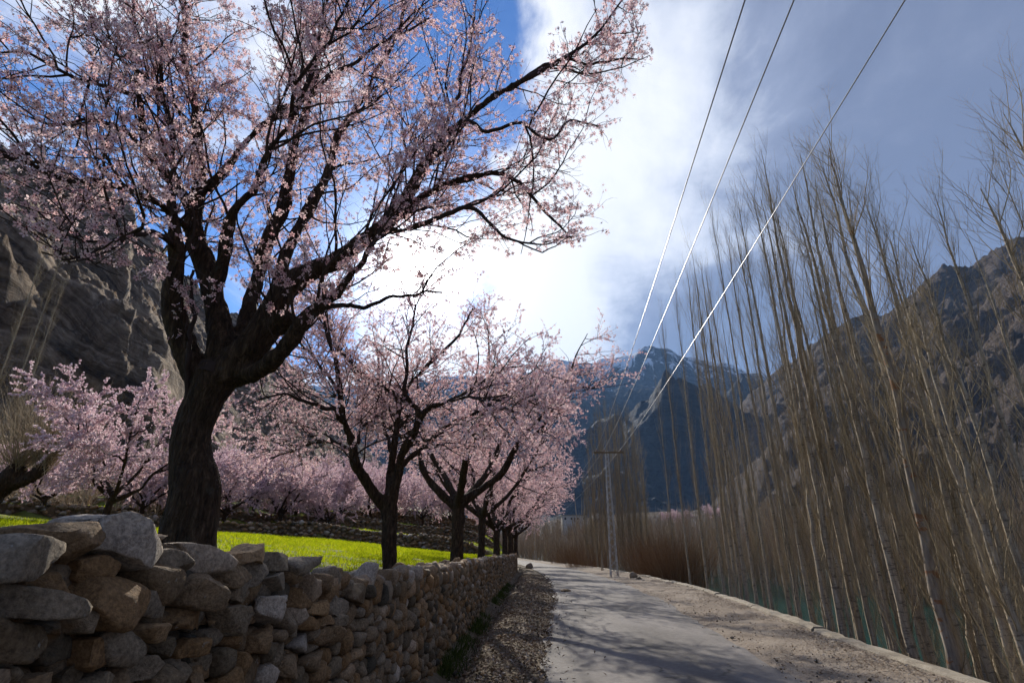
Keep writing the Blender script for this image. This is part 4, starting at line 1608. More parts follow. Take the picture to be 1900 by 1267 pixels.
# --- smaller pink trees of the terraced orchard
orch = []
for sd, H, sp, th, tr, nl, ln in [(31, 4.6, 2.7, 1.2, 0.11, 6, 0.2), (32, 4.2, 2.5, 1.0, 0.10, 5, -0.5), (33, 4.4, 2.8, 1.1, 0.12, 6, 0.7)]:
    r = np.random.default_rng(sd)
    lm = orchard_limbs(r, H, sp, th, tr, nl, ln)
    orch.append(blossom_tree('almond_tree', lm, np.array([-60.0, 10.0, -40.0]), r, 'x', 'pink trees of the terraced orchard',
                [dict(n=170, L=(0.5, 1.3), ang=(25, 80), up=0.1, npts=6, wob=0.16, rk=0.011, t0=0.15, outk=0.3, rmax=0.015),
                 dict(n=900, L=(0.3, 0.8), ang=(30, 75), up=0.1, npts=5, wob=0.18, rk=0.008, outk=0.2, rmax=0.007)],
                'tuft', [(0, 4000), (1, 20000)], 0.044, 0.03, mats=('petal_pink',), amp=0.008, trunk_min=0.03))
spots = [(195, 19.5, 0, 1.05), (75, 27, 1, .8), (262, 29, 2, .8), (298, 33, 1, .85), (345, 31, 0, 0.9), (415, 33, 2, 0.95), (468, 38, 1, 1.0), (522, 37.5, 2, 1.0), (548, 41, 0, .95), (590, 46, 1, 1.0), (607, 40, 2, .8),
         (632, 48, 0, 1.0), (690, 50, 2, 1.05), (752, 56, 1, 1.05), (785, 53, 0, .95), (800, 60, 2, 1.1), (838, 58, 1, 1.0), (862, 66, 0, 1.0), (905, 70, 2, .9), (440, 55, 0, 1.1), (500, 60, 1, 1.1), (560, 63, 2, 1.1), (650, 66, 0, 1.2), (720, 70, 1, 1.2), (380, 48, 2, 1.0), (330, 46, 0, .9), (120, 44, 1, .8), (230, 45, 2, .85)]
used = set()
for k, (px, Y, v, s) in enumerate(spots):
    X = ray(px, 960)[0] / ray(px, 960)[1] * Y
    z = float(Zf(X, Y)) - 0.06
    if k == 0:
        lab, grp = 'rounded pink blossom tree by the terrace walls, left of the great trunk'.replace(', left of the great trunk', ' at the foot of the rocky hillside'), 'pink trees of the terraced orchard'
    else:
        lvl = sum(Y > float(fn_(X)) for fn_, h_ in TERR)
        form = ('rounded', 'low crooked', 'leaning wide-crowned')[v]
        where = ('at the green field\'s edge', 'on the first terrace above the green field', 'on the second terrace above the green field', 'on the third orchard terrace', 'on the topmost orchard terrace')[lvl]
        lab, grp = f'{form} small pink blossom tree {where}', 'pink trees of the terraced orchard'
    if v not in used:
        used.add(v)
        o = orch[v]
        o.location = (X, Y, z)
        o.rotation_euler.z = k * 2.4
        o.scale = (s, s, s)
        o['label'] = lab
        o['group'] = grp
    else:
        copy_tree(orch[v], (X, Y, z), k * 2.4, (s, s, s * (0.92 + 0.16 * ((k * 7) % 5) / 4)), lab, grp)
print('orchard')

# ------------------------------------------------------------------ poplars
def poplar(r, stems, H=14.0, mat='poplar_bark', label='x', group='x', dens=1.0, rad=0.10, thick=1.0):
    root = empty('poplar_tree', (0, 0, -60), label=label, cat='tree', group=group)
    A = Acc()
    P = []
    R = []
    for k in range(stems):
        n = 30
        z = np.linspace(-0.5, H * (1 - 0.12 * k), n)
        lean = r.normal(size=2) * 0.012 + (np.array([r.choice([-1, 1]) * 0.03, r.normal() * 0.02]) if k else 0)
        wob = np.cumsum(r.normal(size=(n, 2)) * 0.022, axis=0)
        wob -= wob[1]
        x = wob[:, 0] + lean[0] * np.maximum(z, 0) + (k * 0.35 if k == 1 else -k * .15)
        y = wob[:, 1] + lean[1] * np.maximum(z, 0) + k * 0.1
        rr = rad * (1 - 0.25 * k) * ((1 - np.clip(z / (H * (1 - .12 * k)), 0, 1)) ** 0.75 * 0.95 + 0.05)
        rr[:3] *= 1.25
        P.append(np.stack([x, y, z], 1))
        R.append(rr)
    tr = Limbs(np.array(P), np.array(R))
    A.tubes(tr.P, tr.R, 9, 0.5)
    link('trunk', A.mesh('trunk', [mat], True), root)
    A = Acc()
    b1 = spawn(tr, int(72 * dens), 0.15, 0.98, (1.0, 2.9), (17, 44), 0.42, 8, 0.07, 0.0042, r, rise=0.16, tip=0.25, rmax=0.03)
    b2 = spawn(b1, int(470 * dens), 0.12, 1.0, (0.3, 1.0), (18, 52), 0.3, 5, 0.10, 0.0048, r, rise=0.16, tip=0.4, rmax=0.008)
    b3 = spawn(b2, int(1500 * dens), 0.1, 1.0, (0.10, 0.38), (20, 65), 0.25, 3, 0.08, 0.008, r, rise=0.1, tip=0.5, rmax=0.0035)
    b0 = spawn(tr, int(60 * dens), 0.04, 0.6, (0.2, 0.9), (20, 60), 0.5, 4, 0.08, 0.006, r, rise=0.2, tip=0.4, rmax=0.005)
    for b, sd in ((b1, 4), (b2, 3), (b3, 3), (b0, 3)):
        A.tubes(b.P, b.R * thick, sd, r.uniform(0, 1, len(b.P)))
    link('crown', A.mesh('crown', ['poplar_twig'], True), root)
    return root


G_ROW = 'poplars along the riverside coping'
G_LOW = 'poplars lower on the river bank'
G_CLUMP = 'poplar clump behind the lattice pole'
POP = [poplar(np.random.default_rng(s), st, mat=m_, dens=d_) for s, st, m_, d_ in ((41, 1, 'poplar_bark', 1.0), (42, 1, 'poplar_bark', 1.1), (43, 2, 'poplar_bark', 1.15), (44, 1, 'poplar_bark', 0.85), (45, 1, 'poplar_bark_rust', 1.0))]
POP.append(poplar(np.random.default_rng(46), 2, mat='poplar_bark', dens=1.9, rad=0.09, thick=1.9))
pop_used = set()
prng = np.random.default_rng(5)


def put_poplar(v, X, Y, zb, ztop_, rz, wide, label, group):
    s = (ztop_ - zb) / 14.0
    wx = wide
    if v not in pop_used:
        pop_used.add(v)
        o = POP[v]
        o.location = (X, Y, zb)
        o.rotation_euler.z = rz
        o.scale = (wx, wx, s)
        o['label'] = label
        o['group'] = group
        return o
    return copy_tree(POP[v], (X, Y, zb), rz, (wx, wx, s), label, group)


def on_edge(px, off):
    """place where the line of sight at the foot of the trees reaches the strip off metres beyond the coping"""
    u = (px - CX) / FPX
    tt = 10.0
    for _ in range(80):
        tt = 0.6 * tt + 0.4 * (Ed(1.13 * tt) + off) / u
    return u * tt, 1.13 * tt


TOPS = [(1230, 560), (1262, 450), (1300, 425), (1345, 390), (1370, 370), (1410, 280), (1465, 300), (1510, 240), (1560, 300), (1590, 330), (1640, 400), (1690, 450), (1740, 272), (1800, 330), (1850, 150), (2000, -100), (2600, -600)]


def top_height(X, Y, z0, drop=0.0):
    z = 12.0
    for _ in range(30):
        px, py, f = project(np.array([X, Y, z]))
        target = np.interp(px[0], [a for a, b in TOPS], [b for a, b in TOPS]) + drop
        d = ray(px[0], target)
        z = 0.5 * z + 0.5 * (EYE + d[2] / d[1] * Y)
    return float(np.clip(z, z0 + 7.0, z0 + 19.0))


ROW_LABEL = 'tall bare poplar with pale trunk rising just beyond the roadside coping'
LOW_LABEL = 'tall bare poplar rooted lower down the bank towards the green river'
front = [1290, 1322, 1352, 1378, 1398, 1416, 1441, 1472, 1492, 1514, 1536, 1566, 1592, 1622, 1648, 1668, 1692, 1722, 1780, 1806, 1838, 1866, 1892, 1935, 1990, 2090, 2240]
FORM = {0: 'single-stemmed evenly twigged bare poplar', 1: 'bushy-twigged bare poplar', 2: 'twin-stemmed bare poplar', 3: 'sparsely branched bare poplar'}
for k, px in enumerate(front):
    X, Y = on_edge(px, 0.9 + prng.uniform(-0.2, 0.8))
    zb = float(Gz(X, Y)) - 0.1
    v = int(prng.integers(0, 4))
    put_poplar(v, X, Y, zb, top_height(X, Y, zb, prng.uniform(0, 110) if k % 3 else prng.uniform(-8, 20)), prng.uniform(0, 6.28), prng.uniform(0.6, 0.95), FORM[v] + ' with pale trunk rising just beyond the roadside coping', G_ROW)
X, Y = on_edge(1752, 0.8)
zb = float(Gz(X, Y)) - 0.1
put_poplar(4, X, Y, zb, top_height(X, Y, zb, 30), 1.0, 1.15, 'stout bare poplar with rust-orange blotches on its trunk beyond the roadside coping', G_ROW)
for k, px in enumerate(list(np.linspace(1262, 1880, 12)) + [2040, 2200]):
    X, Y = on_edge(px + prng.uniform(-9, 9), prng.uniform(2.2, 7.0))
    zb = max(float(Gz(X, Y)) - 0.1, -5.3)
    v = int(prng.integers(0, 4))
    put_poplar(v, X, Y, zb, top_height(X, Y, zb, prng.uniform(20, 190)), prng.uniform(0, 6.28), prng.uniform(0.6, 0.9), FORM[v] + ' rooted lower down the bank towards the green river', G_LOW)
# clump behind the pole
for k, (px, Y, topy) in enumerate([(1118, 50, 770), (1128, 54, 755), (1140, 50, 748), (1152, 57, 760), (1160, 51, 752), (1172, 55, 765), (1183, 50, 758), (1194, 53, 790), (1205, 57, 800), (1108, 58, 800), (1100, 66, 860), (1090, 75, 880)]):
    X = ray(px, 1040)[0] / ray(px, 1040)[1] * Y
    zb = float(Zr(Y)) - 1.2
    put_poplar(5, X, Y, zb, float(at_y(px, topy, Y)[2]), prng.uniform(0, 6.28), prng.uniform(0.6, 0.8), 'slender bare poplar in the dense clump behind the lattice power pole', G_CLUMP)
# pale poplars on the hillside's foot beyond the heap of stones
for px, Y, topy in ((2, 25, 470), (24, 27, 520), (-40, 23, 430)):
    X = ray(px, 800)[0] / ray(px, 800)[1] * Y
    put_poplar(1, X, Y, float(Zf(X, Y)) - 0.1, float(at_y(px, topy, Y)[2]), px * 0.1, 0.5, 'bare pale poplar standing against the rocky hillside', 'pale poplars below the hillside')
print('poplars')


# ------------------------------------------------------------------ thickets and bare woodland
def thicket(name, mat, n, L, spread, r, loc, label, group, lean=0.45, sub=3.0):
    a = r.uniform(0, 6.28, n)
    q = np.sqrt(r.uniform(0, 1, n)) * spread
    base = np.stack([np.cos(a) * q, np.sin(a) * q * 0.8, np.full(n, -0.1)], 1)
    d = np.stack([np.cos(a) * lean * q / spread, np.sin(a) * lean * q / spread, np.ones(n)], 1) + r.normal(size=(n, 3)) * 0.14
    d = unit(d)
    ln = r.uniform(*L, n)
    P = np.zeros((n, 6, 3))
    P[:, 0] = base
    for j in range(1, 6):
        d = unit(d + r.normal(size=(n, 3)) * 0.09)
        P[:, j] = P[:, j - 1] + d * (ln / 5)[:, None]
    b = Limbs(P, np.linspace(0.012, 0.004, 6)[None] * r.uniform(0.6, 1.2, n)[:, None])
    A = Acc()
    A.tubes(b.P, b.R, 3, r.uniform(0, 1, n))
    b2 = spawn(b, int(n * sub), 0.2, 1.0, (0.3, 1.0), (15, 50), 0.15, 4, 0.1, 0.006, r, tip=0.4, rmax=0.005)
    A.tubes(b2.P, b2.R, 3, r.uniform(0, 1, len(b2.P)))
    root = empty(name, loc, label=label, cat='shrub', group=group)
    link('twigs', A.mesh('twigs', [mat], True), root, kind='stuff')
    return root


for k, (px, Y, L_, sp, lab) in enumerate([(1228, 40, (2.4, 4.0), 1.7, 'russet leafless willow thicket at the road edge beside the lattice pole'),
                                          (1262, 38, (2.0, 3.4), 1.5, 'russet leafless willow thicket between the pole and the first poplars'),
                                          (1205, 46, (2.2, 3.6), 1.6, 'russet leafless willow thicket under the poplar clump'),
                                          (1092, 62, (2.0, 3.4), 2.2, 'brown leafless thicket on the outer side of the road bend'),
                                          (1060, 80, (2.2, 3.6), 2.6, 'brown leafless thicket where the road curves out of sight')]):
    X = ray(px, 1040)[0] / ray(px, 1040)[1] * Y
    thicket('willow_thicket', 'russet_twig', 420, L_, sp, np.random.default_rng(60 + k), (X, Y, float(Zr(Y)) - 0.5), lab, 'leafless thickets by the road')


def woodland(name, spots, L, mat, label, r, per=46, spread=0.8, thick=0.02, kind='stuff'):
    A = Acc()
    n = len(spots)
    idx_ = np.repeat(np.arange(n), per)
    N = n * per
    base = spots[idx_]
    h = r.uniform(L[0], L[1], n)[idx_]
    q = r.uniform(0.05, 0.75, N)
    a = r.uniform(0, 6.28, N)
    P = np.zeros((N, 3, 3))
    P[:, 0] = base + np.stack([np.cos(a) * 0.08, np.sin(a) * 0.08, q * h], 1)
    ln = h * r.uniform(0.18, 0.42, N) * (1.15 - q)
    o = spread * r.uniform(0.2, 1.0, N)
    P[:, 1] = P[:, 0] + np.stack([np.cos(a) * o * .7, np.sin(a) * o * .7, ln * 0.5], 1)
    P[:, 2] = P[:, 1] + np.stack([np.cos(a) * o * .35 + r.normal(size=N) * .1, np.sin(a) * o * .35, ln * 0.6], 1)
    A.tubes(P, np.array([[1.0, 0.7, 0.3]]) * thick * r.uniform(0.6, 1.2, N)[:, None], 3, r.uniform(0, 1, N))
    hh = r.uniform(L[0], L[1], n)
    T_ = np.stack([spots, spots + np.array([0, 0, 1]) * hh[:, None] * .55 + r.normal(size=(n, 3)) * .12, spots + np.array([0, 0, 1]) * hh[:, None] * .98 + r.normal(size=(n, 3)) * .2], 1)
    A.tubes(T_, np.array([[4.0, 2.6, 0.5]]) * thick * r.uniform(0.7, 1.2, n)[:, None], 4, r.uniform(0.3, 1, n))
    link(name, A.mesh(name, [mat], True), label=label, cat='woodland', kind=kind)


wr = np.random.default_rng(77)
# far bank
sp_ = []
while len(sp_) < 620:
    Y = wr.uniform(14, 190)
    X = Ed(Y) + 37 + wr.exponential(16)
    if X < 150:
        sp_.append((X, Y, float(Gz(X, Y)) - 0.2))
woodland('bare_woodland', np.array(sp_), (9.0, 19.0), 'brush', 'hazy brown leafless woodland along the far bank of the river', wr, 60, 1.1, 0.026)
# down the valley, past the bend
sp_ = []
for _ in range(420):
    Y = wr.uniform(85, 260)
    X = Rr(min(Y, 260)) + 4 + wr.uniform(0, 38)
    sp_.append((X, Y, -2.6 if X - Rr(Y) < 8 else -4.2))
woodland('valley_woodland', np.array(sp_), (7.0, 13.0), 'brush', 'brown leafless woodland down the valley beyond the road bend', wr, 60, 1.3, 0.03)
# low brush on the near bank between the poplars
n = 1500
Y = wr.uniform(5, 60, n)
X = Ed(Y) + wr.uniform(0.3, 6.5, n)
sp_ = np.stack([X, Y, Gz(X, Y) - 0.1], 1)
woodland('bank_undergrowth', sp_[:450], (0.6, 2.2), 'poplar_twig', 'thin leafless undergrowth of upright stems among the poplar trunks', wr, 7, 0.25, 0.006)

# pollarded willow at the foot of the hillside
r = np.random.default_rng(88)
bw = np.array([ray(2, 870)[0] / ray(2, 870)[1] * 22.0, 22.0, 0.0])
bw[2] = float(Zf(bw[0], bw[1])) - 0.1
wt = empty('pollarded_willow', tuple(bw), label='dark thick-trunked pollarded willow with bare brown shoots below the hillside', cat='tree')
tk = np.array([[-0.3, 0, -0.3, 0.38], [-0.1, 0, 0.6, 0.32], [0.25, 0, 1.3, 0.36], [0.6, 0, 1.9, 0.34], [0.75, 0, 2.2, 0.2]])
tk2 = np.array([[0.3, 0, 1.3, 0.25], [1.0, 0.1, 1.6, 0.22], [1.45, 0.2, 2.0, 0.22], [1.6, 0.2, 2.3, 0.12]])
link('trunk', fuse([resample(tk, 24), resample(tk2, 24)], 0.05, 'trunk', 0.03, 4), wt)
A = Acc()
n = 420
hd = np.array([[0.6, 0, 2.0], [1.5, 0.2, 2.1]])[r.integers(0, 2, n)]
d = unit(np.stack([r.normal(0.15, 0.55, n), r.normal(0, 0.5, n), np.ones(n)], 1))
P = np.zeros((n, 6, 3))
P[:, 0] = hd + r.normal(size=(n, 3)) * 0.12
ln = r.uniform(1.5, 4.2, n)
for j in range(1, 6):
    d = unit(d + r.normal(size=(n, 3)) * 0.08)
    P[:, j] = P[:, j - 1] + d * (ln / 5)[:, None]
b = Limbs(P, np.linspace(0.012, 0.004, 6)[None] * np.ones((n, 1)))
A.tubes(b.P, b.R, 3, r.uniform(0, 1, n))
b2 = spawn(b, 1500, 0.2, 1, (0.3, 1.0), (15, 50), 0.1, 4, 0.1, 0.006, r, rmax=0.005)
A.tubes(b2.P, b2.R, 3, r.uniform(0, 1, 1500))
link('shoots', A.mesh('shoots', ['brush'], True), wt, kind='stuff')
# dry scrub on the lower hillside
n = 260
px_ = wr.uniform(-150, 330, n)
sp_ = []
for p in px_:
    Y = wr.uniform(30, 52)
    X = ray(p, 900)[0] / ray(p, 900)[1] * Y
    sp_.append((X, Y, float(Zf(X, Y)) - 0.1))
woodland('hillside_scrub', np.array(sp_), (1.2, 4.0), 'brush', 'dry brown scrub below the rocky hillside', wr, 34, 0.6, 0.012)

# ------------------------------------------------------------------ lattice pole and wires
def lattice_pole(loc, rz, H, label):
    root = empty('power_pole', loc, rz, label=label, cat='power pole', group='lattice power poles')
    w0, w1 = 0.26, 0.11
    hw = lambda z: w0 + (w1 - w0) * z / H
    for sx in (-1, 1):
        for sy in (-1, 1):
            A = Acc()
            z0, z1 = -0.4, H
            for (ax, ay) in ((0.05, 0.012), (0.012, 0.05)):
                a0, a1 = hw(z0), hw(z1)
                V = []
                for z, a in ((z0, a0), (z1, a1)):
                    V += [(sx * a, sy * a, z), (sx * (a - ax), sy * a, z), (sx * (a - ax), sy * (a - ay), z), (sx * a, sy * (a - ay), z)]
                A.add(V, [(0, 1, 5, 4), (1, 2, 6, 5), (2, 3, 7, 6), (3, 0, 4, 7), (0, 3, 2, 1), (4, 5, 6, 7)])
            link('leg', A.mesh('leg', ['galvanised']), root)
    z = 0.15
    k = 0
    while z < H - 0.5:
        dz = 0.42 * (hw(z) / w0) + 0.12
        a, b = hw(z), hw(z + dz)
        s = 1 if k % 2 else -1
        for (p, q) in (((-s * a, -a, z), (s * b, -b, z + dz)), ((s * a, a, z), (-s * b, b, z + dz)), ((-a, s * a, z), (-b, -s * b, z + dz)), ((a, -s * a, z), (b, s * b, z + dz))):
            A = Acc()
            A.bar(p, q, 0.018)
            link('brace', A.mesh('brace', ['galvanised']), root)
        z += dz
        k += 1
    A = Acc()
    A.box(-0.95, 1.2, -0.16, -0.06, H - 0.20, H - 0.08)
    arm = link('crossarm', A.mesh('crossarm', ['weathered_wood']), root)
    for x in WIRE_X:
        prof = [(0.02, -0.12), (0.02, 0.02), (0.055, 0.03), (0.06, 0.06), (0.035, 0.075), (0.052, 0.09), (0.052, 0.12), (0.028, 0.135), (0.03, 0.16), (0.0, 0.165)]
        an = np.arange(10) * 2 * math.pi / 10
        V = [(x + r_ * math.cos(a), -0.11 + r_ * math.sin(a), H - 0.06 + z_) for r_, z_ in prof for a in an]
        idx = np.arange(len(V)).reshape(len(prof), 10)
        f4 = np.stack([idx[:-1], np.roll(idx[:-1], -1, 1), np.roll(idx[1:], -1, 1), idx[1:]], -1).reshape(-1, 4)
        link('insulator', mesh_np('insulator', V, [f4], ['porcelain'], True), root)
    return root


WIRE_X = (-0.72, -0.18, 0.98)
PY = 38.5
PX = float(ray(1140, 1070)[0] / ray(1140, 1070)[1] * PY)
PZ = float(Zr(PY)) - 0.02
PH = 8.35
lattice_pole((PX, PY, PZ), 0.0, PH, 'slim steel lattice power pole with a wooden crossarm beside the road')
P2 = (5.2, 128.0, float(Zr(128)) - 0.3)
lattice_pole(P2, 0.1, PH, 'distant lattice power pole past the road bend')
near_end = [at_y(px, 0, 4.0)[0] for px in (1410, 1508, 1730)]
names = ['overhead power wire on the end of the crossarm towards the blossom trees', 'overhead power wire on the middle insulator of the pole', 'overhead power wire on the end of the crossarm towards the river']
for k, x in enumerate(WIRE_X):
    a = np.array([PX + x, PY - 0.11, PZ + PH + 0.08])
    dX = (near_end[k] - a[0]) / (4.0 - a[1])
    zn = 0.0
    pts = []
    Yb = -22.0
    zb_ = a[2] + 0.55
    for q in np.linspace(0, 1, 60):
        Y = Yb + (a[1] - Yb) * q
        pts.append((a[0] + dX * (Y - a[1]), Y, zb_ + (a[2] - zb_) * q - 4 * 0.75 * q * (1 - q)))
    b = np.array([P2[0] + x, P2[1] - 0.11, P2[2] + PH + 0.08])
    for q in np.linspace(0.01, 1, 50):
        p = a + (b - a) * q
        p[2] -= 4 * 1.5 * q * (1 - q)
        pts.append(tuple(p))
    A = Acc()
    A.tubes(np.array([pts]), np.full((1, len(pts)), 0.010), 5, cap=True)
    link('power_wire', A.mesh('power_wire', ['wire'], True), label=names[k], cat='wire', group='power wires')
print('pole')

# ------------------------------------------------------------------ riverside coping, blocks, verge
cop = empty('coping', (float(Ed(15)), 15.0, float(Zr(15))), label='low weathered stone coping along the river side of the dirt shoulder', cat='kerb')
cl = np.array(cop.location)
Y = 0.5
k = 0
while Y < 75:
    ln = rng.uniform(1.1, 2.4) * (1 if Y < 30 else 1.6)
    n = 7
    V = []
    h0 = 0.13 + rng.uniform(-.03, .03)
    for i in range(n):
        y = Y + ln * i / (n - 1) - (0.012 if i == n - 1 else 0)
        e = float(Ed(y)) - 0.08
        z = float(Zr(y))
        j = lambda s=0.02: rng.uniform(-s, s)
        V += [(e + j(), y, z - 0.15), (e + 0.02 + j(.03), y, z + h0 - 0.04 + j(.015)), (e + 0.07 + j(.02), y, z + h0 + j(.012)), (e + 0.26 + j(.03), y, z + h0 + j(.012)), (e + 0.33 + j(.03), y, z + h0 - 0.05 + j(.015)), (e + 0.36 + j(), y, z - 1.9)]
    idx = np.arange(len(V)).reshape(n, 6)
    f4 = np.stack([idx[:-1, :-1], idx[:-1, 1:], idx[1:, 1:], idx[1:, :-1]], -1).reshape(-1, 4)
    ends = np.array([[idx[0, 0], idx[0, 5], idx[0, 4], idx[0, 1]], [idx[0, 1], idx[0, 4], idx[0, 3], idx[0, 2]], [idx[-1, 0], idx[-1, 1], idx[-1, 4], idx[-1, 5]], [idx[-1, 1], idx[-1, 2], idx[-1, 3], idx[-1, 4]]])
    link('coping_stone', mesh_np('coping_stone', np.array(V) - cl, [f4, ends], ['coping'], False), cop)
    Y += ln


def lone_rock(name, loc, size, flat, seed, label, tint, cat='rock', group=None):
    p, f = rock(size, 3, np.random.default_rng(seed), flat)
    return link(name, mesh_np(name, p, [f], ['stone'], True, None, np.full(len(f), tint)), None, loc, label, cat, group)


g = lambda px, py: (lambda d: (d[0] / d[1], d[2] / d[1]))(ray(px, py))
for px, py, sz, fl, sd, lab, ti_ in [(982, 1054, 0.42, 0.9, 8, 'squat grey boulder at the foot of the wall\'s far end', 0.6),
                                     (1176, 1073, 0.28, 1.3, 2, 'small upright marker stone beside the lattice pole', 0.55),
                                     (1186, 1076, 0.22, 0.8, 3, 'low dark stone next to the roadside marker stone', 0.2),
                                     (1050, 1098, 0.22, 0.45, 4, 'flat stone on the leaf-strewn verge at the asphalt edge', 0.3)]:
    gx, gz = g(px, py)
    Y = EYE / (-gz - 0.015)
    lone_rock('boulder', (gx * Y, Y, float(Zr(Y)) + sz * fl * 0.35), sz, fl, sd, lab, ti_)

# gravel and leaf litter
lr = np.random.default_rng(99)


def scatter_leaves(name, X, Y, Z, size, mat, label, r, tint=None, flat=0.5):
    n = len(X)
    pos = np.stack([X, Y, Z], 1)
    tv = np.array([(-1, 0, 0), (0, -0.45, 0.18), (1, 0, 0.05), (0, 0.45, 0.18)], float)
    fr = frames(n, r, np.array([0, 0, 1.0]) + r.normal(size=(n, 3)) * flat)
    V = np.einsum('vk,nkj->nvj', tv, fr) * size[:, None, None] + pos[:, None, :]
    F = (np.array([[0, 1, 2], [0, 2, 3]])[None] + (np.arange(n) * 4)[:, None, None]).reshape(-1, 3)
    ti = np.repeat(r.uniform(0, 1, n) if tint is None else tint, 2)
    link(name, mesh_np(name, V.reshape(-1, 3), [F], [mat], False, None, ti), label=label, cat='leaf litter', kind='stuff')


n = 26000
Y = 4 + 40 * lr.uniform(0, 1, n) ** 1.5
q = lr.beta(1.6, 1.3, n)
X = Wl(Y) + 0.15 + (Rl(Y) + 0.12 - Wl(Y) - 0.15) * q + (lr.random(n) < 0.05) * lr.exponential(0.35, n)
hgt = np.where(X < Rl(Y), Gz(X, Y) + 0.05 * fbm(np.stack([X * 1.7, Y * 1.7, X * 0], 1), 3, 5), Zr(Y) + 0.03)
scatter_leaves('leaf_litter', X, Y, hgt + lr.uniform(0.005, 0.05, n), lr.uniform(0.012, 0.045, n), 'litter', 'dead leaves and grit strewn over the verge between wall and road', lr)
n = 24000
Y = 4 + 34 * lr.uniform(0, 1, n) ** 1.5
q = np.where(lr.random(n) < 0.55, lr.beta(6, 1.2, n), lr.uniform(0, 1, n))
X = Rr(Y) + 0.1 + (Ed(Y) - 0.1 - Rr(Y) - 0.1) * q
clump = fbm(np.stack([X * 1.2, Y * 0.8, X * 0], 1), 3, 71)
ok = clump + lr.uniform(-.5, .6, n) > 0.0
X, Y, q = X[ok], Y[ok], q[ok]
scatter_leaves('shoulder_litter', X, Y, Zr(Y) + 0.06 * q + 0.015 + lr.uniform(0.0, 0.03, len(X)), lr.uniform(0.008, 0.03, len(X)), 'litter', 'dry leaves and chips lying on the dirt shoulder', lr, lr.beta(2.6, 1.3, len(X)), 0.22)

gl = [rock(1.0, 1, lr, 0.7) for _ in range(10)]
A = Acc()
for _ in range(2800):
    side = lr.random()
    Y = 4 + 32 * lr.random() ** 1.4
    if side < 0.55:
        X = Wl(Y) + 0.2 + (Rl(Y) - Wl(Y)) * lr.random()
        z = float(Gz(X, Y))
        s = lr.uniform(0.015, 0.05) * (1.7 if lr.random() < 0.08 else 1)
    else:
        X = Rr(Y) - 0.15 + (Ed(Y) - Rr(Y)) * lr.random()
        z = float(Zr(Y)) + 0.03
        s = lr.uniform(0.006, 0.022) * (2.0 if lr.random() < 0.06 else 1)
    v, f = gl[int(lr.integers(10))]
    A.add(v * s + np.array([X, Y, z + s * 0.3]), f, float(np.clip(lr.normal(0.55, 0.25), 0, 1)))
link('gravel', A.mesh('gravel', ['stone'], True), label='loose gravel and small stones along both road edges', cat='gravel', kind='stuff')

# ------------------------------------------------------------------ grass
def blades(name, X, Y, Z, h, wd, mat, label, r, cat='grass', lean=0.5):
    n = len(X)
    a = r.uniform(0, 6.28, n)
    base = np.stack([X, Y, Z], 1)
    side = np.stack([np.cos(a), np.sin(a), np.zeros(n)], 1) * (wd * 0.5)[:, None]
    tip = base + np.stack([r.normal(size=n) * lean * h, r.normal(size=n) * lean * h, h], 1)
    V = np.stack([base - side, base + side, tip], 1).reshape(-1, 3)
    F = np.arange(3 * n).reshape(n, 3)
    link(name, mesh_np(name, V, [F], [mat], False, None, r.uniform(0, 1, n)), label=label, cat=cat, kind='stuff')


def gfield(X, Y):
    return Zf(X, Y) + 0.05 * fbm(np.stack([X * 1.7, Y * 1.7, X * 0], 1), 3, 5)


n = 330000
Y = 3.0 + 37 * lr.uniform(0, 1, n) ** 0.75
X = Wl(Y) - 0.55 - 26 * lr.uniform(0, 1, n) ** 1.3
ok = (Y < TERR[0][0](X) - 0.3) & (X > -26)
clump = fbm(np.stack([X * 2.2, Y * 2.2, X * 0], 1), 3, 51)
ok &= clump + lr.uniform(-.35, .75, n) > -0.02
X, Y = X[ok], Y[ok]
dd = np.hypot(X, Y)
blades('field_grass', X, Y, gfield(X, Y) - 0.02, lr.uniform(0.05, 0.13, len(X)) * np.interp(dd, [5, 30], [0.9, 1.3]), np.interp(dd, [4, 12, 40], [0.012, 0.02, 0.045]) * lr.uniform(0.7, 1.3, len(X)), 'grass', 'bright yellow-green young crop grass in the walled field', lr)
n = 120000
Y = 20 + 65 * lr.uniform(0, 1, n)
X = Wl(Y) - 1.0 - 50 * lr.uniform(0, 1, n)
ok = (Y > TERR[0][0](X) + 0.5) & np.all([np.abs(Y - fn_(X) + 0.1) > 0.75 for fn_, h_ in TERR], axis=0) & (fbm(np.stack([X * .4, Y * .4, X * 0], 1), 3, 52) > -0.35)
X, Y = X[ok], Y[ok]
blades('terrace_grass', X, Y, gfield(X, Y) - 0.02, lr.uniform(0.06, 0.16, len(X)), lr.uniform(0.03, 0.07, len(X)), 'grass', 'patchy green grass on the orchard terraces', lr)
# weeds in the ditch under the wall
n = 5200
Y = 5 + 30 * lr.uniform(0, 1, n) ** 1.3
X = Wl(Y) + np.abs(lr.normal(0.05, 0.16, n)) + 0.06
ok = fbm(np.stack([X * 0.5, Y * 1.1, X * 0], 1), 3, 53) > 0.0
X, Y = X[ok], Y[ok]
blades('ditch_weeds', X, Y, Gz(X, Y) - 0.03, lr.uniform(0.08, 0.3, len(X)), lr.uniform(0.01, 0.03, len(X)), 'weed', 'dark green weeds growing in the ditch under the stone wall', lr, 'weeds')
print('grass')

# ------------------------------------------------------------------ far terrace with farmhouse and blossom
mountain('far_terrace', [(880, 1000, 420), (980, 985, 400), (1030, 962, 360), (1110, 958, 350), (1200, 950, 380), (1300, 945, 400), (1420, 960, 420), (1560, 990, 420)],
         [(880, 330, -5), (1100, 240, -5), (1560, 260, -5)], 'ridge_rock', 6, 0.03, 23, 90, 40, 0.8, 5)


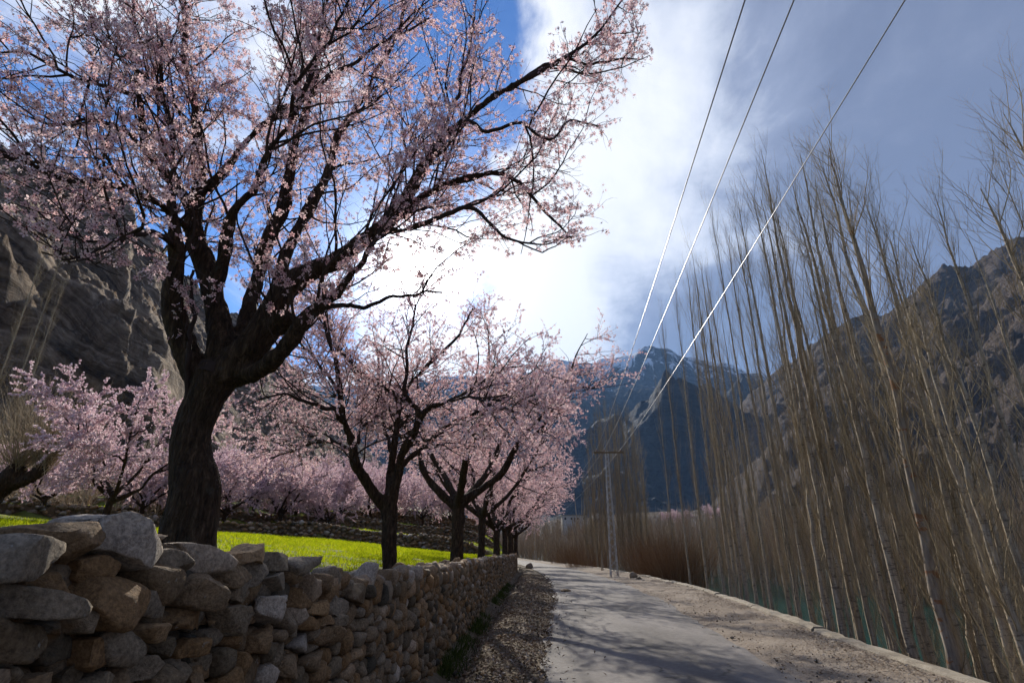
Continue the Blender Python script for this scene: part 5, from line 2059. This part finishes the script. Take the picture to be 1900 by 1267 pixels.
def farmhouse(px, py, dist, wpx, hm, label):
    c = at_dist(px, py, dist)
    f = project(c)[2][0]
    wd = wpx * f / FPX
    root = empty('farmhouse', tuple(c - np.array([0, 0, hm])), label=label, cat='house', group='farmhouses on the far terrace')
    A = Acc()
    A.box(-wd / 2, wd / 2, 0, 7, -12, hm)
    link('wall', A.mesh('wall', ['plaster']), root)
    A = Acc()
    A.box(-wd / 2 - 0.4, wd / 2 + 0.4, -0.5, 7.5, hm, hm + 0.35)
    link('roof', A.mesh('roof', ['coping']), root)
    nw = max(2, int(wd / 3.2))
    for i in range(nw):
        x = -wd / 2 + wd * (i + 0.5) / nw
        A = Acc()
        A.box(x - 0.5, x + 0.5, -0.06, 0.12, 1.0, 2.2)
        win = link('window', A.mesh('window', ['weathered_wood']), root)
        A = Acc()
        A.box(x - 0.4, x + 0.4, -0.075, 0.1, 1.1, 2.1)
        link('pane', A.mesh('pane', ['dark_opening']), win)
    A = Acc()
    A.box(-0.5, 0.5, -0.07, 0.12, 0, 2.1)
    link('door', A.mesh('door', ['weathered_wood']), root)


farmhouse(1066, 956, 300, 46, 3.2, 'long low pale farmhouse with a flat roof far beyond the road bend')
farmhouse(1108, 952, 320, 14, 5.0, 'narrow two-storey farmhouse beside the poplar clump')
for px, py, dist, s, lab in [(1265, 975, 260, 1.5, 'whitish blossom tree on the far terrace below the snowy mountain'), (1328, 968, 280, 1.8, 'spreading pink blossom tree on the far terrace seen between poplars'), (1240, 972, 290, 1.4, 'small pale blossom tree on the far terrace beside the russet thickets')]:
    c = at_dist(px, py, dist)
    copy_tree(orch[int(px) % 3], tuple(c), px, (s, s, s), lab, 'blossom trees on the far terrace')

# ------------------------------------------------------------------ valley air
mt = bpy.data.materials.new('haze_air')
mt.use_nodes = True
tt_ = NT(mt.node_tree)
tt_.n.clear()
oo = tt_.node('ShaderNodeOutputMaterial')
pv = tt_.node('ShaderNodeVolumePrincipled')
pv.inputs['Color'].default_value = (0.30, 0.55, 1.0, 1)
pv.inputs['Density'].default_value = 0.00007
pv.inputs['Anisotropy'].default_value = 0.2
tt_.l.new(pv.outputs[0], oo.inputs['Volume'])
MATS['haze_air'] = mt
A = Acc()
A.box(-7500, 7500, -150, 7500, -60, 2200)
link('haze', A.mesh('haze', ['haze_air']), label='thin blue air filling the valley', cat='haze', kind='stuff')
